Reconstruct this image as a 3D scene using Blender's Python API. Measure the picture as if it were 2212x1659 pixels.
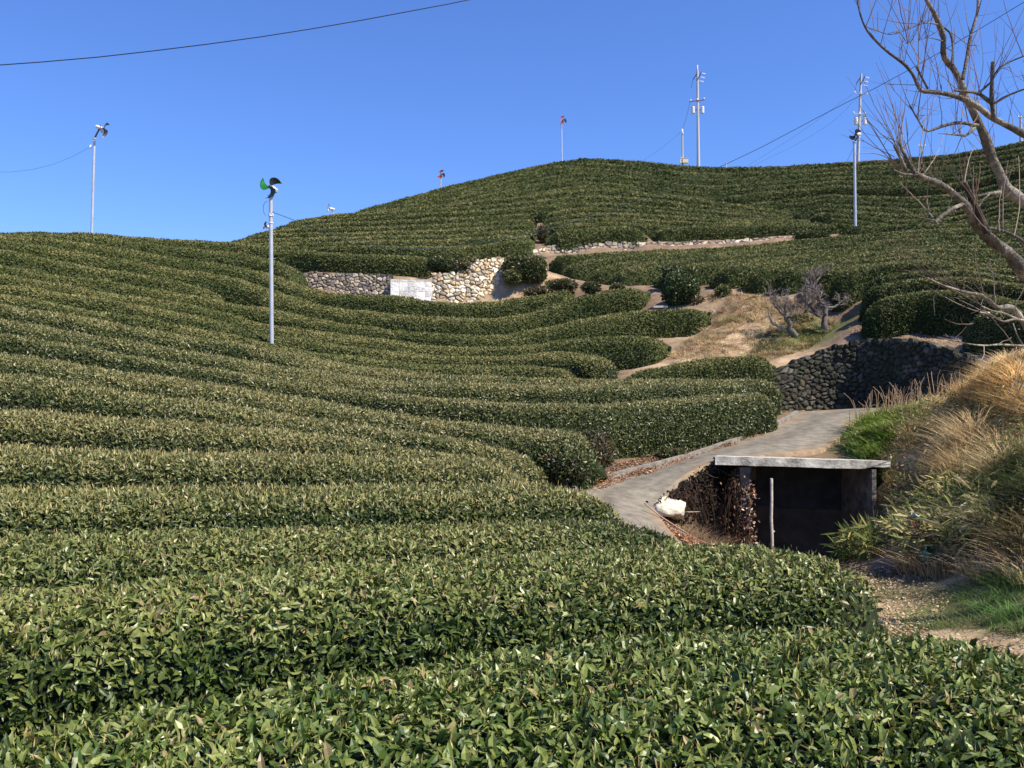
import bpy, math, random
import numpy as np
from mathutils.geometry import delaunay_2d_cdt
from mathutils import Vector
R = math.radians
rng = np.random.default_rng(7)
random.seed(7)
sc = bpy.context.scene
for o in list(bpy.data.objects):
    bpy.data.objects.remove(o)
col = sc.collection

# ------------------------------------------------------------------ camera
F = 1900.0; CX = 1106.0; CY = 830.0          # the photograph measured on a 2212 x 1659 sheet
cam = bpy.data.cameras.new("camera"); camo = bpy.data.objects.new("camera", cam); col.objects.link(camo)
cam.sensor_width = 36; cam.lens = 36 * F / 2212; cam.clip_end = 3000; cam.clip_start = 0.05
camo.location = (0, 0, 0); camo.rotation_euler = (R(90), 0, 0)
sc.camera = camo
# ------------------------------------------------------------------ light
SUN_EL, SUN_AZ = 53.0, 119.0                  # degrees; azimuth clockwise from +Y
w = bpy.data.worlds.new("World"); sc.world = w; w.use_nodes = True
nt = w.node_tree
bg = nt.nodes['Background']
sky = nt.nodes.new('ShaderNodeTexSky'); sky.sky_type = 'NISHITA'; sky.sun_disc = False
sky.sun_elevation = R(SUN_EL); sky.sun_rotation = R(SUN_AZ)
sky.altitude = 300; sky.air_density = 1.15; sky.dust_density = 0.25; sky.ozone_density = 3.2
tint = nt.nodes.new('ShaderNodeVectorMath'); tint.operation = 'MULTIPLY'; tint.inputs[1].default_value = (.62, .86, 1.42)
nt.links.new(sky.outputs[0], tint.inputs[0]); nt.links.new(tint.outputs[0], bg.inputs[0]); bg.inputs[1].default_value = 0.085
sl = bpy.data.lights.new("sun", 'SUN'); so = bpy.data.objects.new("sun", sl); col.objects.link(so)
sl.energy = 5.0; sl.angle = R(0.5); sl.color = (1.0, 0.92, 0.76)
e, a = R(SUN_EL), R(SUN_AZ)
sd = Vector((math.sin(a) * math.cos(e), math.cos(a) * math.cos(e), math.sin(e)))
so.rotation_euler = sd.to_track_quat('Z', 'Y').to_euler(); so.location = (30, -10, 40)
sc.view_settings.view_transform = 'Standard'; sc.view_settings.look = 'None'
sc.view_settings.exposure = 0.68; sc.view_settings.gamma = 1
sc.cycles.max_bounces = 5; sc.cycles.diffuse_bounces = 3; sc.cycles.glossy_bounces = 2
sc.cycles.transparent_max_bounces = 8; 

# ------------------------------------------------------------------ helpers
def P(px, py, D):
    return np.array([(px - CX) / F * D, D, (CY - py) / F * D])
def PP(l): return np.array([P(*p[:3]) for p in l])

def mat(name, color=(.5, .5, .5), rough=.8, metal=0, vcol=False, spec=.5, bump=0, bscale=20, noise=0, nscale=8, trans=0, sss=0):
    m = bpy.data.materials.new(name); m.use_nodes = True
    n = m.node_tree; b = n.nodes['Principled BSDF']
    b.inputs['Roughness'].default_value = rough; b.inputs['Metallic'].default_value = metal
    b.inputs['Specular IOR Level'].default_value = spec
    src = None
    if vcol:
        at = n.nodes.new('ShaderNodeAttribute'); at.attribute_name = 'col'; src = at.outputs['Color']
    else:
        rgb = n.nodes.new('ShaderNodeRGB'); rgb.outputs[0].default_value = (*color, 1); src = rgb.outputs[0]
    if noise:
        tc = n.nodes.new('ShaderNodeTexCoord')
        nz = n.nodes.new('ShaderNodeTexNoise'); nz.inputs['Scale'].default_value = nscale; nz.inputs['Detail'].default_value = 6
        nz.inputs['Roughness'].default_value = .65
        n.links.new(tc.outputs['Object'], nz.inputs['Vector'])
        mr = n.nodes.new('ShaderNodeMapRange'); mr.inputs[1].default_value = .3; mr.inputs[2].default_value = .7
        mr.inputs[3].default_value = 1 - noise; mr.inputs[4].default_value = 1 + noise
        n.links.new(nz.outputs[0], mr.inputs[0])
        mx = n.nodes.new('ShaderNodeVectorMath'); mx.operation = 'MULTIPLY'
        n.links.new(src, mx.inputs[0]); n.links.new(mr.outputs[0], mx.inputs[1]); src = mx.outputs[0]
    n.links.new(src, b.inputs['Base Color'])
    if bump:
        tc = n.nodes.new('ShaderNodeTexCoord')
        nz = n.nodes.new('ShaderNodeTexNoise'); nz.inputs['Scale'].default_value = bscale; nz.inputs['Detail'].default_value = 5
        n.links.new(tc.outputs['Object'], nz.inputs['Vector'])
        bp = n.nodes.new('ShaderNodeBump'); bp.inputs['Strength'].default_value = bump; bp.inputs['Distance'].default_value = .03
        n.links.new(nz.outputs[0], bp.inputs['Height']); n.links.new(bp.outputs[0], b.inputs['Normal'])
    if trans:
        tr = n.nodes.new('ShaderNodeBsdfTranslucent'); n.links.new(src, tr.inputs[0])
        mxs = n.nodes.new('ShaderNodeMixShader'); mxs.inputs[0].default_value = trans
        n.links.new(b.outputs[0], mxs.inputs[1]); n.links.new(tr.outputs[0], mxs.inputs[2])
        n.links.new(mxs.outputs[0], n.nodes['Material Output'].inputs[0])
    return m

class MB:
    """collects verts / tris / quads with a colour per vertex and a material slot per face"""
    def __init__(s): s.v = []; s.c = []; s.t = []; s.q = []; s.tm = []; s.qm = []; s.n = 0
    def add(s, v, tris=None, quads=None, color=(.5, .5, .5), m=0):
        v = np.asarray(v, dtype=np.float64).reshape(-1, 3)
        c = np.asarray(color, dtype=np.float64)
        if c.ndim == 1: c = np.tile(c, (len(v), 1))
        s.v.append(v); s.c.append(c)
        if tris is not None and len(tris):
            t = np.asarray(tris).reshape(-1, 3) + s.n; s.t.append(t); s.tm.append(np.full(len(t), m))
        if quads is not None and len(quads):
            q = np.asarray(quads).reshape(-1, 4) + s.n; s.q.append(q); s.qm.append(np.full(len(q), m))
        s.n += len(v)
    def grid(s, G, color=(.5, .5, .5), m=0, closed=False):
        G = np.asarray(G); a, b = G.shape[:2]
        idx = np.arange(a * b).reshape(a, b)
        if closed: idx = np.concatenate([idx, idx[:, :1]], 1)
        q = np.stack([idx[:-1, :-1], idx[1:, :-1], idx[1:, 1:], idx[:-1, 1:]], -1).reshape(-1, 4)
        c = np.asarray(color)
        if c.ndim == 3: c = c.reshape(-1, 3)
        s.add(G.reshape(-1, 3), quads=q, color=c, m=m)
    def box(s, c, h, rot=None, color=(.5, .5, .5), m=0):
        v = np.array([[x, y, z] for x in (-1, 1) for y in (-1, 1) for z in (-1, 1)], float) * np.array(h)
        if rot is not None: v = v @ np.asarray(rot).T
        v = v + np.asarray(c)
        q = [(0, 1, 3, 2), (4, 6, 7, 5), (0, 4, 5, 1), (2, 3, 7, 6), (0, 2, 6, 4), (1, 5, 7, 3)]
        s.add(v, quads=q, color=color, m=m)
    def tube(s, pts, rad, n=8, color=(.5, .5, .5), m=0, cap=True):
        pts = np.asarray(pts, float); k = len(pts)
        rad = np.full(k, rad) if np.isscalar(rad) else np.asarray(rad, float)
        T = np.gradient(pts, axis=0); T /= np.linalg.norm(T, axis=1)[:, None] + 1e-12
        u = np.cross(T[0], (0.13, 0.31, 0.94)); 
        if np.linalg.norm(u) < .1: u = np.cross(T[0], (1, 0, 0))
        U = []
        for i in range(k):
            u = u - T[i] * np.dot(u, T[i]); u /= np.linalg.norm(u) + 1e-12; U.append(u.copy())
        U = np.array(U); W = np.cross(T, U)
        th = np.arange(n) * 2 * math.pi / n
        G = pts[:, None] + rad[:, None, None] * (U[:, None] * np.cos(th)[None, :, None] + W[:, None] * np.sin(th)[None, :, None])
        c = np.asarray(color)
        if c.ndim == 2: c = np.repeat(c, n, 0)
        s.grid(G, color=c, m=m, closed=True)
        if cap:
            for i in (0, k - 1):
                cc = c[i * n] if c.ndim == 2 else c
                s.add(np.vstack([G[i], pts[i]]), tris=[(j, (j + 1) % n, n) if i else ((j + 1) % n, j, n) for j in range(n)], color=cc, m=m)
    def build(s, name, mats, parent=None, smooth=False, smooth_first=False, loc=None):
        me = bpy.data.meshes.new(name)
        V = np.vstack(s.v)
        if loc is not None: V = V - np.asarray(loc)
        nq = sum(len(x) for x in s.q); ntr = sum(len(x) for x in s.t)
        me.vertices.add(len(V)); me.vertices.foreach_set('co', V.astype(np.float32).ravel())
        lp = []; st = []; tot = []; mi = []
        if nq:
            Q = np.vstack(s.q); lp.append(Q.ravel()); mi.append(np.concatenate(s.qm)); tot.append(np.full(nq, 4)); 
        if ntr:
            T = np.vstack(s.t); lp.append(T.ravel()); mi.append(np.concatenate(s.tm)); tot.append(np.full(ntr, 3))
        lp = np.concatenate(lp).astype(np.int32); tot = np.concatenate(tot).astype(np.int32); mi = np.concatenate(mi).astype(np.int32)
        st = np.concatenate([[0], np.cumsum(tot)[:-1]]).astype(np.int32)
        me.loops.add(len(lp)); me.loops.foreach_set('vertex_index', lp)
        me.polygons.add(len(tot)); me.polygons.foreach_set('loop_start', st)
        try: me.polygons.foreach_set('loop_total', tot)
        except Exception: pass
        for m in (mats if isinstance(mats, (list, tuple)) else [mats]): me.materials.append(m)
        me.polygons.foreach_set('material_index', mi)
        if smooth: me.polygons.foreach_set('use_smooth', np.ones(len(tot), bool))
        else: me.polygons.foreach_set('use_smooth', (mi == 0) if smooth_first else np.zeros(len(tot), bool))
        ca = me.color_attributes.new('col', 'FLOAT_COLOR', 'POINT')
        C = np.ones((len(V), 4), np.float32); C[:, :3] = np.vstack(s.c)
        ca.data.foreach_set('color', C.ravel())
        me.update(calc_edges=True); me.validate()
        ob = bpy.data.objects.new(name, me); col.objects.link(ob)
        if loc is not None: ob.location = loc
        if parent is not None: ob.parent = parent
        return ob

def tag(o, label=None, cat=None, group=None, kind=None):
    if label: o['label'] = label
    if cat: o['category'] = cat
    if group: o['group'] = group
    if kind: o['kind'] = kind
    return o
def empty(name, loc, label, cat, group=None):
    o = bpy.data.objects.new(name, None); col.objects.link(o); o.location = loc; o.empty_display_size = .1
    return tag(o, label, cat, group)
class Part(MB):
    """a part built in world coordinates under an unrotated Empty"""
    def part(s, name, mats, root, smooth=False):
        off = np.array(root.location) if root.parent is None else np.array(root.parent.location) + np.array(root.location)
        s.v = [x - off for x in s.v]
        return s.build(name, mats, parent=root, smooth=smooth)
def subpart(mb, name, mats, thing_root, part_ob, smooth=False):
    off = np.array(thing_root.location)
    mb.v = [x - off for x in mb.v]
    return mb.build(name, mats, parent=part_ob, smooth=smooth)

def hash3(i, j, k, seed=0):
    h = (i.astype(np.int64) * 374761393 + j.astype(np.int64) * 668265263 + k.astype(np.int64) * 2147483647 + seed * 1274126177) & 0xffffffff
    h = ((h ^ (h >> 13)) * 1274126177) & 0xffffffff
    return ((h ^ (h >> 16)) & 0xffff) / 65535.0
def vnoise(p, sc_=1.0, seed=0):
    p = np.asarray(p) * sc_; i = np.floor(p).astype(np.int64); f = p - i; f = f * f * (3 - 2 * f)
    r = 0
    for dx in (0, 1):
        for dy in (0, 1):
            for dz in (0, 1):
                wgt = (f[..., 0] if dx else 1 - f[..., 0]) * (f[..., 1] if dy else 1 - f[..., 1]) * (f[..., 2] if dz else 1 - f[..., 2])
                r = r + wgt * hash3(i[..., 0] + dx, i[..., 1] + dy, i[..., 2] + dz, seed)
    return r
def nrm(v): return v / (np.linalg.norm(v, axis=-1, keepdims=True) + 1e-9)

def leaves(mb, pos, axis, nor, L, W, color, m=1, near=False, tipcurl=.12):
    """pos (n,3), axis (n,3) unit, nor (n,3) rough facing, L, W (n,), color (n,3)"""
    n = len(pos)
    if n == 0: return
    b = nrm(np.cross(axis, nor)); c = nrm(np.cross(b, axis))
    if near:
        tpl = np.array([(0, 0, 0), (.28, .42, .12), (.28, -.42, .12), (.3, 0, 0), (.66, .4, .1), (.66, -.4, .1), (.66, 0, -.03), (1, 0, -tipcurl * 2)])
        tris = np.array([(0, 3, 1), (0, 2, 3), (4, 6, 7), (6, 5, 7)]); quads = np.array([(1, 3, 6, 4), (3, 2, 5, 6)])
    else:
        tpl = np.array([(0, 0, 0), (.5, .5, .1), (1, 0, -tipcurl), (.5, -.5, .1)])
        tris = np.array([(0, 2, 1), (0, 3, 2)]); quads = None
    V = pos[:, None] + axis[:, None] * (tpl[None, :, 0:1] * L[:, None, None]) + b[:, None] * (tpl[None, :, 1:2] * W[:, None, None]) + c[:, None] * (tpl[None, :, 2:3] * W[:, None, None] * (1.3 if near else 1))
    k = len(tpl); off = (np.arange(n) * k)[:, None, None]
    mb.add(V.reshape(-1, 3), tris=(tris[None] + off).reshape(-1, 3), quads=None if quads is None else (quads[None] + off).reshape(-1, 4), color=np.repeat(color, k, 0), m=m)

def smooth_line(pts, step):
    """Catmull-Rom in (px,py,1/D), resampled to a 3D polyline with about `step` metres"""
    a = np.array([(p[0], p[1], 1.0 / p[2]) for p in pts], float)
    if len(a) == 2: ext = np.vstack([2 * a[0] - a[1], a, 2 * a[1] - a[0]])
    else: ext = np.vstack([2 * a[0] - a[1], a, 2 * a[-1] - a[-2]])
    out = []
    for i in range(1, len(ext) - 2):
        p0, p1, p2, p3 = ext[i - 1:i + 3]
        d0 = np.linalg.norm(p1[:2] - p0[:2]) ** .5 + 1e-6; d1 = np.linalg.norm(p2[:2] - p1[:2]) ** .5 + 1e-6; d2 = np.linalg.norm(p3[:2] - p2[:2]) ** .5 + 1e-6
        m1 = (p2 - p1) + d1 * ((p1 - p0) / d0 - (p2 - p0) / (d0 + d1)); m2 = (p2 - p1) + d1 * ((p3 - p2) / d2 - (p3 - p1) / (d1 + d2))
        t = np.linspace(0, 1, 24, endpoint=False)[:, None]
        out.append((2 * t**3 - 3 * t**2 + 1) * p1 + (t**3 - 2 * t**2 + t) * m1 + (-2 * t**3 + 3 * t**2) * p2 + (t**3 - t**2) * m2)
    out.append(ext[-2:-1]); o = np.vstack(out)
    D = 1 / o[:, 2]; X = np.stack([(o[:, 0] - CX) / F * D, D, (CY - o[:, 1]) / F * D], 1)
    s = np.concatenate([[0], np.cumsum(np.linalg.norm(np.diff(X, axis=0), axis=1))])
    n = max(3, int(s[-1] / step) + 1); t = np.linspace(0, s[-1], n)
    return np.stack([np.interp(t, s, X[:, k]) for k in range(3)], 1)

# ------------------------------------------------------------------ the rows of tea, traced as crest lines (px, py, metres away)
LF = 'left field tea rows'; BW = 'tea rows in the hollow'; LH = 'tea rows on the lit lower hill'; UH = 'tea rows on the far upper hill'; MR = 'tea rows on the right terrace'
rows = []   # (label, group, points, tone)
def row(label, group, pts, tone=0, **k): rows.append(dict(label=label, group=group, pts=pts, tone=tone, **k))
row('nearest tea hedge row filling the bottom of the photo, large leaves and tan cut stems', LF, [(-260,1650,3.8),(0,1622,3.95),(300,1585,4.15),(540,1545,4.35),(737,1503,4.6),(970,1473,4.85),(1104,1443,5.0),(1270,1426,5.1),(1474,1402,5.25),(1675,1397,5.3),(1842,1393,5.3),(2042,1402,5.15),(2212,1427,5.0),(2420,1460,4.8)], 0, front=1.25)
row('second tea hedge row from the bottom, wide, its rounded end beside the dirt path', LF, [(-250,1305,5.6),(0,1291,5.8),(225,1276,5.95),(375,1261,6.1),(553,1243,6.3),(737,1229,6.6),(937,1221,6.9),(1104,1213,7.15),(1237,1203,7.4),(1400,1190,7.7),(1474,1186,7.8),(1575,1184,7.9),(1675,1190,8.0),(1790,1218,7.8),(1880,1262,7.4),(1905,1290,7.1)], .12)
row('third tea hedge row from the bottom, its end dipping just below the old shed', LF, [(-200,1170,7.5),(0,1167,7.6),(200,1163,7.75),(350,1155,7.9),(553,1150,8.15),(737,1143,8.4),(970,1138,8.8),(1200,1132,9.3),(1350,1134,9.6),(1474,1163,9.5),(1530,1185,9.3)], .12)
row('fourth tea hedge row from the bottom, ending in a point on the grey road', LF, [(-200,1062,9.4),(0,1060,9.5),(300,1058,9.7),(553,1058,9.9),(737,1053,10.2),(970,1052,10.6),(1204,1055,11.1),(1270,1068,11.2),(1320,1085,11.1),(1350,1120,10.9)], .12)
row('fifth tea hedge row from the bottom, ending at the brown litter by the kerb', LF, [(-200,960,11.2),(0,966,11.4),(150,973,11.45),(250,976,11.5),(400,980,11.6),(553,983,11.7),(737,988,12),(870,993,12.2),(1004,1000,12.5),(1110,1022,12.7),(1190,1052,12.8)], .12)
row('sixth tea hedge row from the bottom, narrow where it merges near the kerb', LF, [(-200,870,13.2),(0,886,13.4),(200,900,13.4),(350,911,13.4),(553,926,13.5),(737,944,13.6),(813,957,13.7),(988,985,13.9),(1090,1003,14.0),(1150,1030,13.9)], .12)
row('seventh tea hedge row from the bottom, curving down to the dead bush', LF, [(-200,795,15.2),(0,810,15.4),(75,818,15.4),(200,835,15.4),(300,853,15.4),(425,868,15.4),(553,885,15.4),(656,903,15.3),(813,925,15.2),(913,937,15.15),(1038,960,15.05),(1125,982,15),(1190,1010,14.8)], .12)
row('eighth tea hedge row from the bottom, its right end brown and ragged', LF, [(-200,750,17.2),(0,764,17.3),(125,782,17.3),(200,794,17.3),(313,810,17.3),(425,826,17.3),(553,846,17.3),(656,863,17.1),(813,888,16.8),(938,905,16.7),(1038,916,16.6),(1138,925,16.7),(1263,936,16.8),(1310,952,16.7)], .12)
row('tall tea hedge row beside the road, its square end above the leaf-strewn kerb', LF, [(-200,715,19),(0,725,19.2),(75,733,19.2),(150,745,19.3),(250,764,19.4),(375,785,19.5),(553,813,19.5),(656,830,19.3),(813,850,18.9),(913,860,18.6),(1013,866,18.5),(1113,872,18.6),(1238,875,19.1),(1366,870,20.0),(1475,861,20.9),(1575,852,21.9),(1658,849,22.9)], .05, h=1.05, fmax=.55)
row('tea hedge row right behind the tall roadside one, merging into its top', LF, [(-200,685,20.9),(0,695,21.1),(100,708,21.2),(200,728,21.3),(300,743,21.5),(425,765,21.7),(553,785,22),(706,806,21.8),(813,820,21.5),(938,826,21.2),(1063,830,20.9),(1188,832,21),(1366,832,22.0),(1500,829,23.3),(1625,830,24.3)], .05, h=.9)
row('tea hedge row whose flat straight top lines up with the stone wall foot', LF, [(-200,650,22.8),(0,660,23),(75,673,23.2),(175,686,23.5),(250,703,23.8),(350,720,24.2),(450,735,24.6),(553,752,25.2),(656,771,25),(756,788,24.5),(856,801,23.8),(960,811,23.2),(1063,816,22.9),(1238,821,23),(1338,821,23.7),(1475,822,24.6),(1600,823,25.2),(1675,825,25.7)], .05, h=.9)
row('lowest curved tea row of the hollow, tapering off left of the small road hedge', BW, [(-200,628,24.8),(0,638,25),(100,653,25.4),(200,673,25.8),(300,688,26.2),(400,708,26.6),(500,726,27),(606,750,27.3),(681,763,27),(781,773,26.6),(881,785,26),(938,789,25.7),(1038,792,25.3),(1113,790,25),(1175,792,24.8),(1225,802,24.5),(1265,820,24.2)], -.02)
row('second curved tea row up in the hollow, ending in brown twigs', BW, [(-200,608,26.8),(0,618,27),(100,628,27.3),(175,643,27.6),(250,653,28),(375,678,28.8),(500,703,29.6),(591,728,29.8),(656,734,29.5),(731,747,29),(831,758,28.5),(913,767,28),(1013,772,27.6),(1088,770,27.5),(1163,765,27.4),(1263,766,27.2),(1313,776,26.6),(1342,795,26)], -.02, h=.85)
row('third curved tea row up in the hollow, its end above the straw slope foot', BW, [(-200,585,28.8),(0,595,29),(125,615,29.4),(225,635,30),(325,648,30.8),(425,665,31.7),(520,688,32.4),(581,703,32.6),(656,713,32.3),(731,723,32),(831,735,31.2),(913,746,30.6),(1013,752,30),(1113,751,29.8),(1213,737,29.8),(1288,730,29.8),(1366,729,29.6),(1450,731,29.2)], -.02, h=.95)
row('fourth curved tea row up in the hollow, the longest, reaching onto the straw slope', BW, [(-200,565,30.8),(0,575,31),(100,595,31.8),(225,608,33),(300,623,33.8),(375,635,34.5),(438,648,35.2),(506,657,35.5),(581,669,35.3),(681,688,34.7),(731,700,34.2),(831,711,33.5),(913,720,33),(988,724,32.6),(1088,725,32.5),(1188,709,32.7),(1276,687,33.2),(1366,675,33.7),(1467,670,33.8),(1535,668,33.6)], -.02, h=1.05)
row('blunt tea row ending halfway down the left slope, with a dark hollow at its tip', BW, [(-200,535,33),(0,542,33.5),(125,568,34.6),(225,585,35.6),(325,600,36.4),(400,613,37),(450,628,37),(480,645,36.8)], -.1)
row('fifth curved tea row up in the hollow, with a square upright right end', BW, [(-200,515,35.5),(0,525,36),(125,542,37),(225,560,38),(325,575,38.8),(406,587,39.4),(506,602,39.4),(581,625,39),(656,648,38),(731,667,37.2),(813,676,36.7),(913,685,36.2),(988,688,36),(1088,688,36),(1163,671,36.5),(1238,647,37),(1313,630,37.5),(1366,625,37.8),(1405,627,37.8)], -.02, h=1.05)
row('topmost tea row of the hollow, running under the foot of the stone walls', BW, [(-200,505,38),(0,513,38.5),(100,520,39.2),(200,530,40),(300,547,41),(406,563,42),(506,577,42.3),(579,592,42.2),(631,608,41.6),(675,622,41.1),(731,636,40.6),(831,640,40),(881,645,39.8),(938,653,39.6),(1038,655,39.6),(1138,643,40),(1213,626,40.7),(1240,626,40.8)], -.02, h=.95)
row('short dark tea row sloping down to the left tip of the long stone wall', BW, [(-200,504,40.5),(0,508,41),(100,509,42),(200,513,43),(300,525,44),(406,539,44.8),(506,548,45.2),(581,561,45),(640,577,42.9),(668,597,41.9)], -.2, h=.95)
row('tea row forming the left skyline beneath the white wind machine', BW, [(-200,508,43.5),(0,507,44),(110,505,45),(200,507,46),(250,512,46.5),(340,518,47),(440,524,47.6),(500,527,48),(560,534,48.2),(620,543,47.8),(655,556,47.2),(670,575,46.5)], -.2, h=.95)
row('small low tea hedge by itself at the foot of the dark curved wall', BW, [(1338,822,25.4),(1380,806,25.7),(1475,786,26.2),(1540,777,26.5),(1635,771,26.8),(1672,784,27)], -.1, h=.62)
# lit lower hill
row('bottom row of the lower hill, standing on top of the stone and block walls', LH, [(560,546,47.5),(660,545,47),(740,550,46),(800,555,45.2),(870,556,44.9),(930,560,44.6),(960,568,44.4)], -.02, h=1.0)
row('second row up the lower hill, thick-ended above the pale wall', LH, [(500,533,52),(581,537,49.6),(690,536,48.4),(782,534,47.6),(870,534,47.4),(960,537,47.2),(1030,532,47.4),(1100,523,47.9),(1150,518,48.3)], -.05, h=1.1)
row('third row up the lower hill, left of the bare gap', LH, [(500,528,53.6),(620,529,51.6),(732,527,50.3),(832,522,49.8),(960,522,49.4),(1060,513,49.7),(1155,510,50.2)], .05)
row('fourth row up the lower hill, left of the bare gap', LH, [(515,524,56),(656,519,53.6),(832,513,51.8),(960,512,51.4),(1060,504,51.6),(1158,500,52)], .1)
row('fifth row up the lower hill, left of the bare gap', LH, [(530,520,58),(600,511,57),(782,505,54),(960,500,53.4),(1060,493,53.5),(1160,486,53.9)], .1)
row('sixth row up the lower hill, left of the bare gap', LH, [(540,513,60),(620,502,58.6),(760,495,56.4),(960,489,55.4),(1060,483,55.4),(1160,474,55.8)], .1)
row('seventh row up the lower hill, left of the bare gap', LH, [(560,505,61),(640,492,60),(760,484,58.6),(900,478,57.5),(1017,473,57.3),(1158,463,57.6)], .1)
row('eighth row up the lower hill, crossing above the bare gap', LH, [(590,495,62),(680,480,61),(780,472,60),(920,464,59.3),(1017,459,59.3),(1142,451,59.6),(1242,442,60),(1317,442,60),(1417,449,59.5),(1560,459,59),(1650,470,58.2),(1720,478,57.6)], .1)
row('ninth row up the lower hill, one below its crest', LH, [(615,488,63.5),(700,472,62.6),(800,465,62),(920,456,61.3),(1017,450,61.2),(1142,439,61.6),(1242,429,62),(1317,428,62),(1417,436,61.6),(1517,447,60.8),(1620,460,60),(1724,472,59.4)], .12)
row('crest row of the lit lower hill, bright against the darker hill behind', LH, [(640,482,65),(720,468,64.4),(780,463,64),(840,456,63.5),(920,449,63.2),(1017,439,63.2),(1142,426,63.6),(1242,415,64),(1317,414,64),(1417,424,63.7),(1517,436,63),(1570,443,62.6),(1659,455,62),(1722,464,61.4)], .14)
row('hedge right of the bare gap, bulging front row above the low stone wall', LH, [(1178,508,50.6),(1242,497,51),(1330,493,51.4),(1385,499,51.3),(1402,510,51)], -.05, h=1.1)
row('front hedge over the long low wall, left of the pale fan pole', LH, [(1402,500,52.6),(1470,493,53),(1570,490,53.2),(1660,489,53.2),(1750,486,53),(1822,489,52.2)], -.1, h=1.1)
row('second row up right of the bare gap', LH, [(1174,497,52.6),(1242,487,53),(1330,483,53.4),(1417,488,53.4),(1470,492,53.8)], .05)
row('third row up right of the bare gap', LH, [(1173,486,54.5),(1242,478,55),(1317,475,55.3),(1417,480,55.2),(1560,484,55),(1690,485,54.6),(1790,481,54.2)], .08)
row('fourth row up right of the bare gap', LH, [(1172,474,56.4),(1242,466,56.8),(1317,464,57),(1417,468,57),(1517,475,56.8),(1650,480,56.2),(1760,478,55.8)], .1)
row('fifth row up right of the bare gap', LH, [(1172,462,58),(1242,454,58.4),(1317,453,58.4),(1417,458,58.2),(1517,466,57.8),(1600,473,57.4),(1700,480,56.8)], .1)
row('lone straight tea row at the foot of the fan pole beyond the low wall', LH, [(1812,502,50.6),(1834,493,50.5),(1909,489,50),(2000,487,48.8),(2084,485,47.6),(2212,480,46.2),(2380,472,45)], -.1)
# far upper hill: one family of rows parallel with the skyline
SK = [(700,492,64),(737,472,66),(787,453,68),(894,424,70),(950,408,72),(1020,392,74),(1104,373,76),(1170,358,77.5),(1254,347,78.5),(1304,348,78.8),(1404,354,79),(1464,361,79),(1550,366,79.5),(1659,364,79.5),(1755,360,79),(1850,353,78),(1960,346,77),(2060,337,76),(2150,322,74.5),(2212,311,73),(2380,290,71)]
BD = [(700,470),(770,463),(1017,436),(1142,423),(1242,412),(1317,411),(1417,421),(1517,434),(1570,441),(1659,453),(1725,463),(1790,476),(1835,488),(2380,480)]
bdx = [b[0] for b in BD]; bdy = [b[1] for b in BD]
ordn = ['skyline','second','third','fourth','fifth','sixth','seventh','eighth','ninth','tenth','eleventh','twelfth','thirteenth','fourteenth','fifteenth','sixteenth']
for k in range(15):
    pts = []
    xs = np.array([p[0] for p in SK]); 
    for x in np.unique(np.concatenate([xs, np.arange(720, 2400, 60)])):
        s_y = np.interp(x, xs, [p[1] for p in SK]); s_d = np.interp(x, xs, [p[2] for p in SK])
        d = np.interp(x, [700, 1200, 1500, 1725, 2212], [8.5, 9.8, 9.6, 9.9, 12.4])
        y = s_y + d * k + 4.0 * k * math.exp(-((x - 1500) / 130.) ** 2) + k * 1.1 * math.sin((x - 1850) / 90.) * (x > 1760)
        D = s_d - 1.9 * k
        if y < np.interp(x, bdx, bdy) + 13: pts.append((x, y, D))
        elif pts: break
    best = pts
    # rows that only show right of the boundary start there
    if k >= 7:
        pts = []
        for x in np.arange(1500, 2400, 40):
            s_y = np.interp(x, xs, [p[1] for p in SK]); s_d = np.interp(x, xs, [p[2] for p in SK])
            d = np.interp(x, [700, 1200, 1500, 1725, 2212], [8.5, 9.8, 9.6, 9.9, 12.4])
            y = s_y + d * k + 4.0 * k * math.exp(-((x - 1500) / 130.) ** 2) + k * 1.1 * math.sin((x - 1850) / 90.) * (x > 1760)
            if y < np.interp(x, bdx, bdy) + 13: pts.append((x, y, s_d - 1.9 * k))
        best = pts
    if len(best) >= 3:
        lab = 'skyline tea row along the top of the far upper hill' if k == 0 else '%s tea row down from the skyline on the far upper hill' % ordn[k]
        row(lab, UH, best, -.34 if k < 9 else -.22, far=True)
# right terrace
row('uppermost terrace row tight against the low stone wall, with a square left end', MR, [(1186,560,46.8),(1200,555,46.8),(1267,552,47.2),(1367,545,47.6),(1492,540,48),(1570,536,48.2),(1659,528,48.6),(1784,515,49),(1909,506,48.6),(2084,495,46.5),(2212,487,44.6),(2380,478,43)], -.25, h=1.05)
row('second terrace row below the low wall, its tip rounded over bare soil', MR, [(1210,585,44.6),(1242,571,44.8),(1317,559,45.3),(1417,549,46),(1570,540,46.6),(1659,535,46.8),(1809,522,46.9),(1959,510,45.6),(2212,496,42.8),(2380,487,41)], -.25)
row('third terrace row below the low wall, with a lens-shaped tip', MR, [(1266,595,42.8),(1304,577,43),(1367,566,43.5),(1467,553,44.2),(1570,546,44.8),(1659,542,45),(1809,530,45),(1959,519,43.8),(2212,506,41),(2380,496,39.4)], -.25)
row('fourth terrace row, its dark tip over the two small soil shrubs', MR, [(1310,602,41),(1342,583,41.2),(1392,572,41.7),(1492,560,42.4),(1570,554,42.8),(1659,550,43),(1809,540,43),(1959,529,42),(2212,516,39.2),(2380,506,37.6)], -.25, h=.85)
row('fifth terrace row, its tip hidden behind the round dark bush', MR, [(1412,598,39.2),(1454,580,39.4),(1517,570,39.8),(1570,565,40.3),(1659,560,40.8),(1759,553,41),(1884,541,40.4),(2000,534,39.4),(2212,527,37.2),(2380,518,35.6)], -.25)
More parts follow.
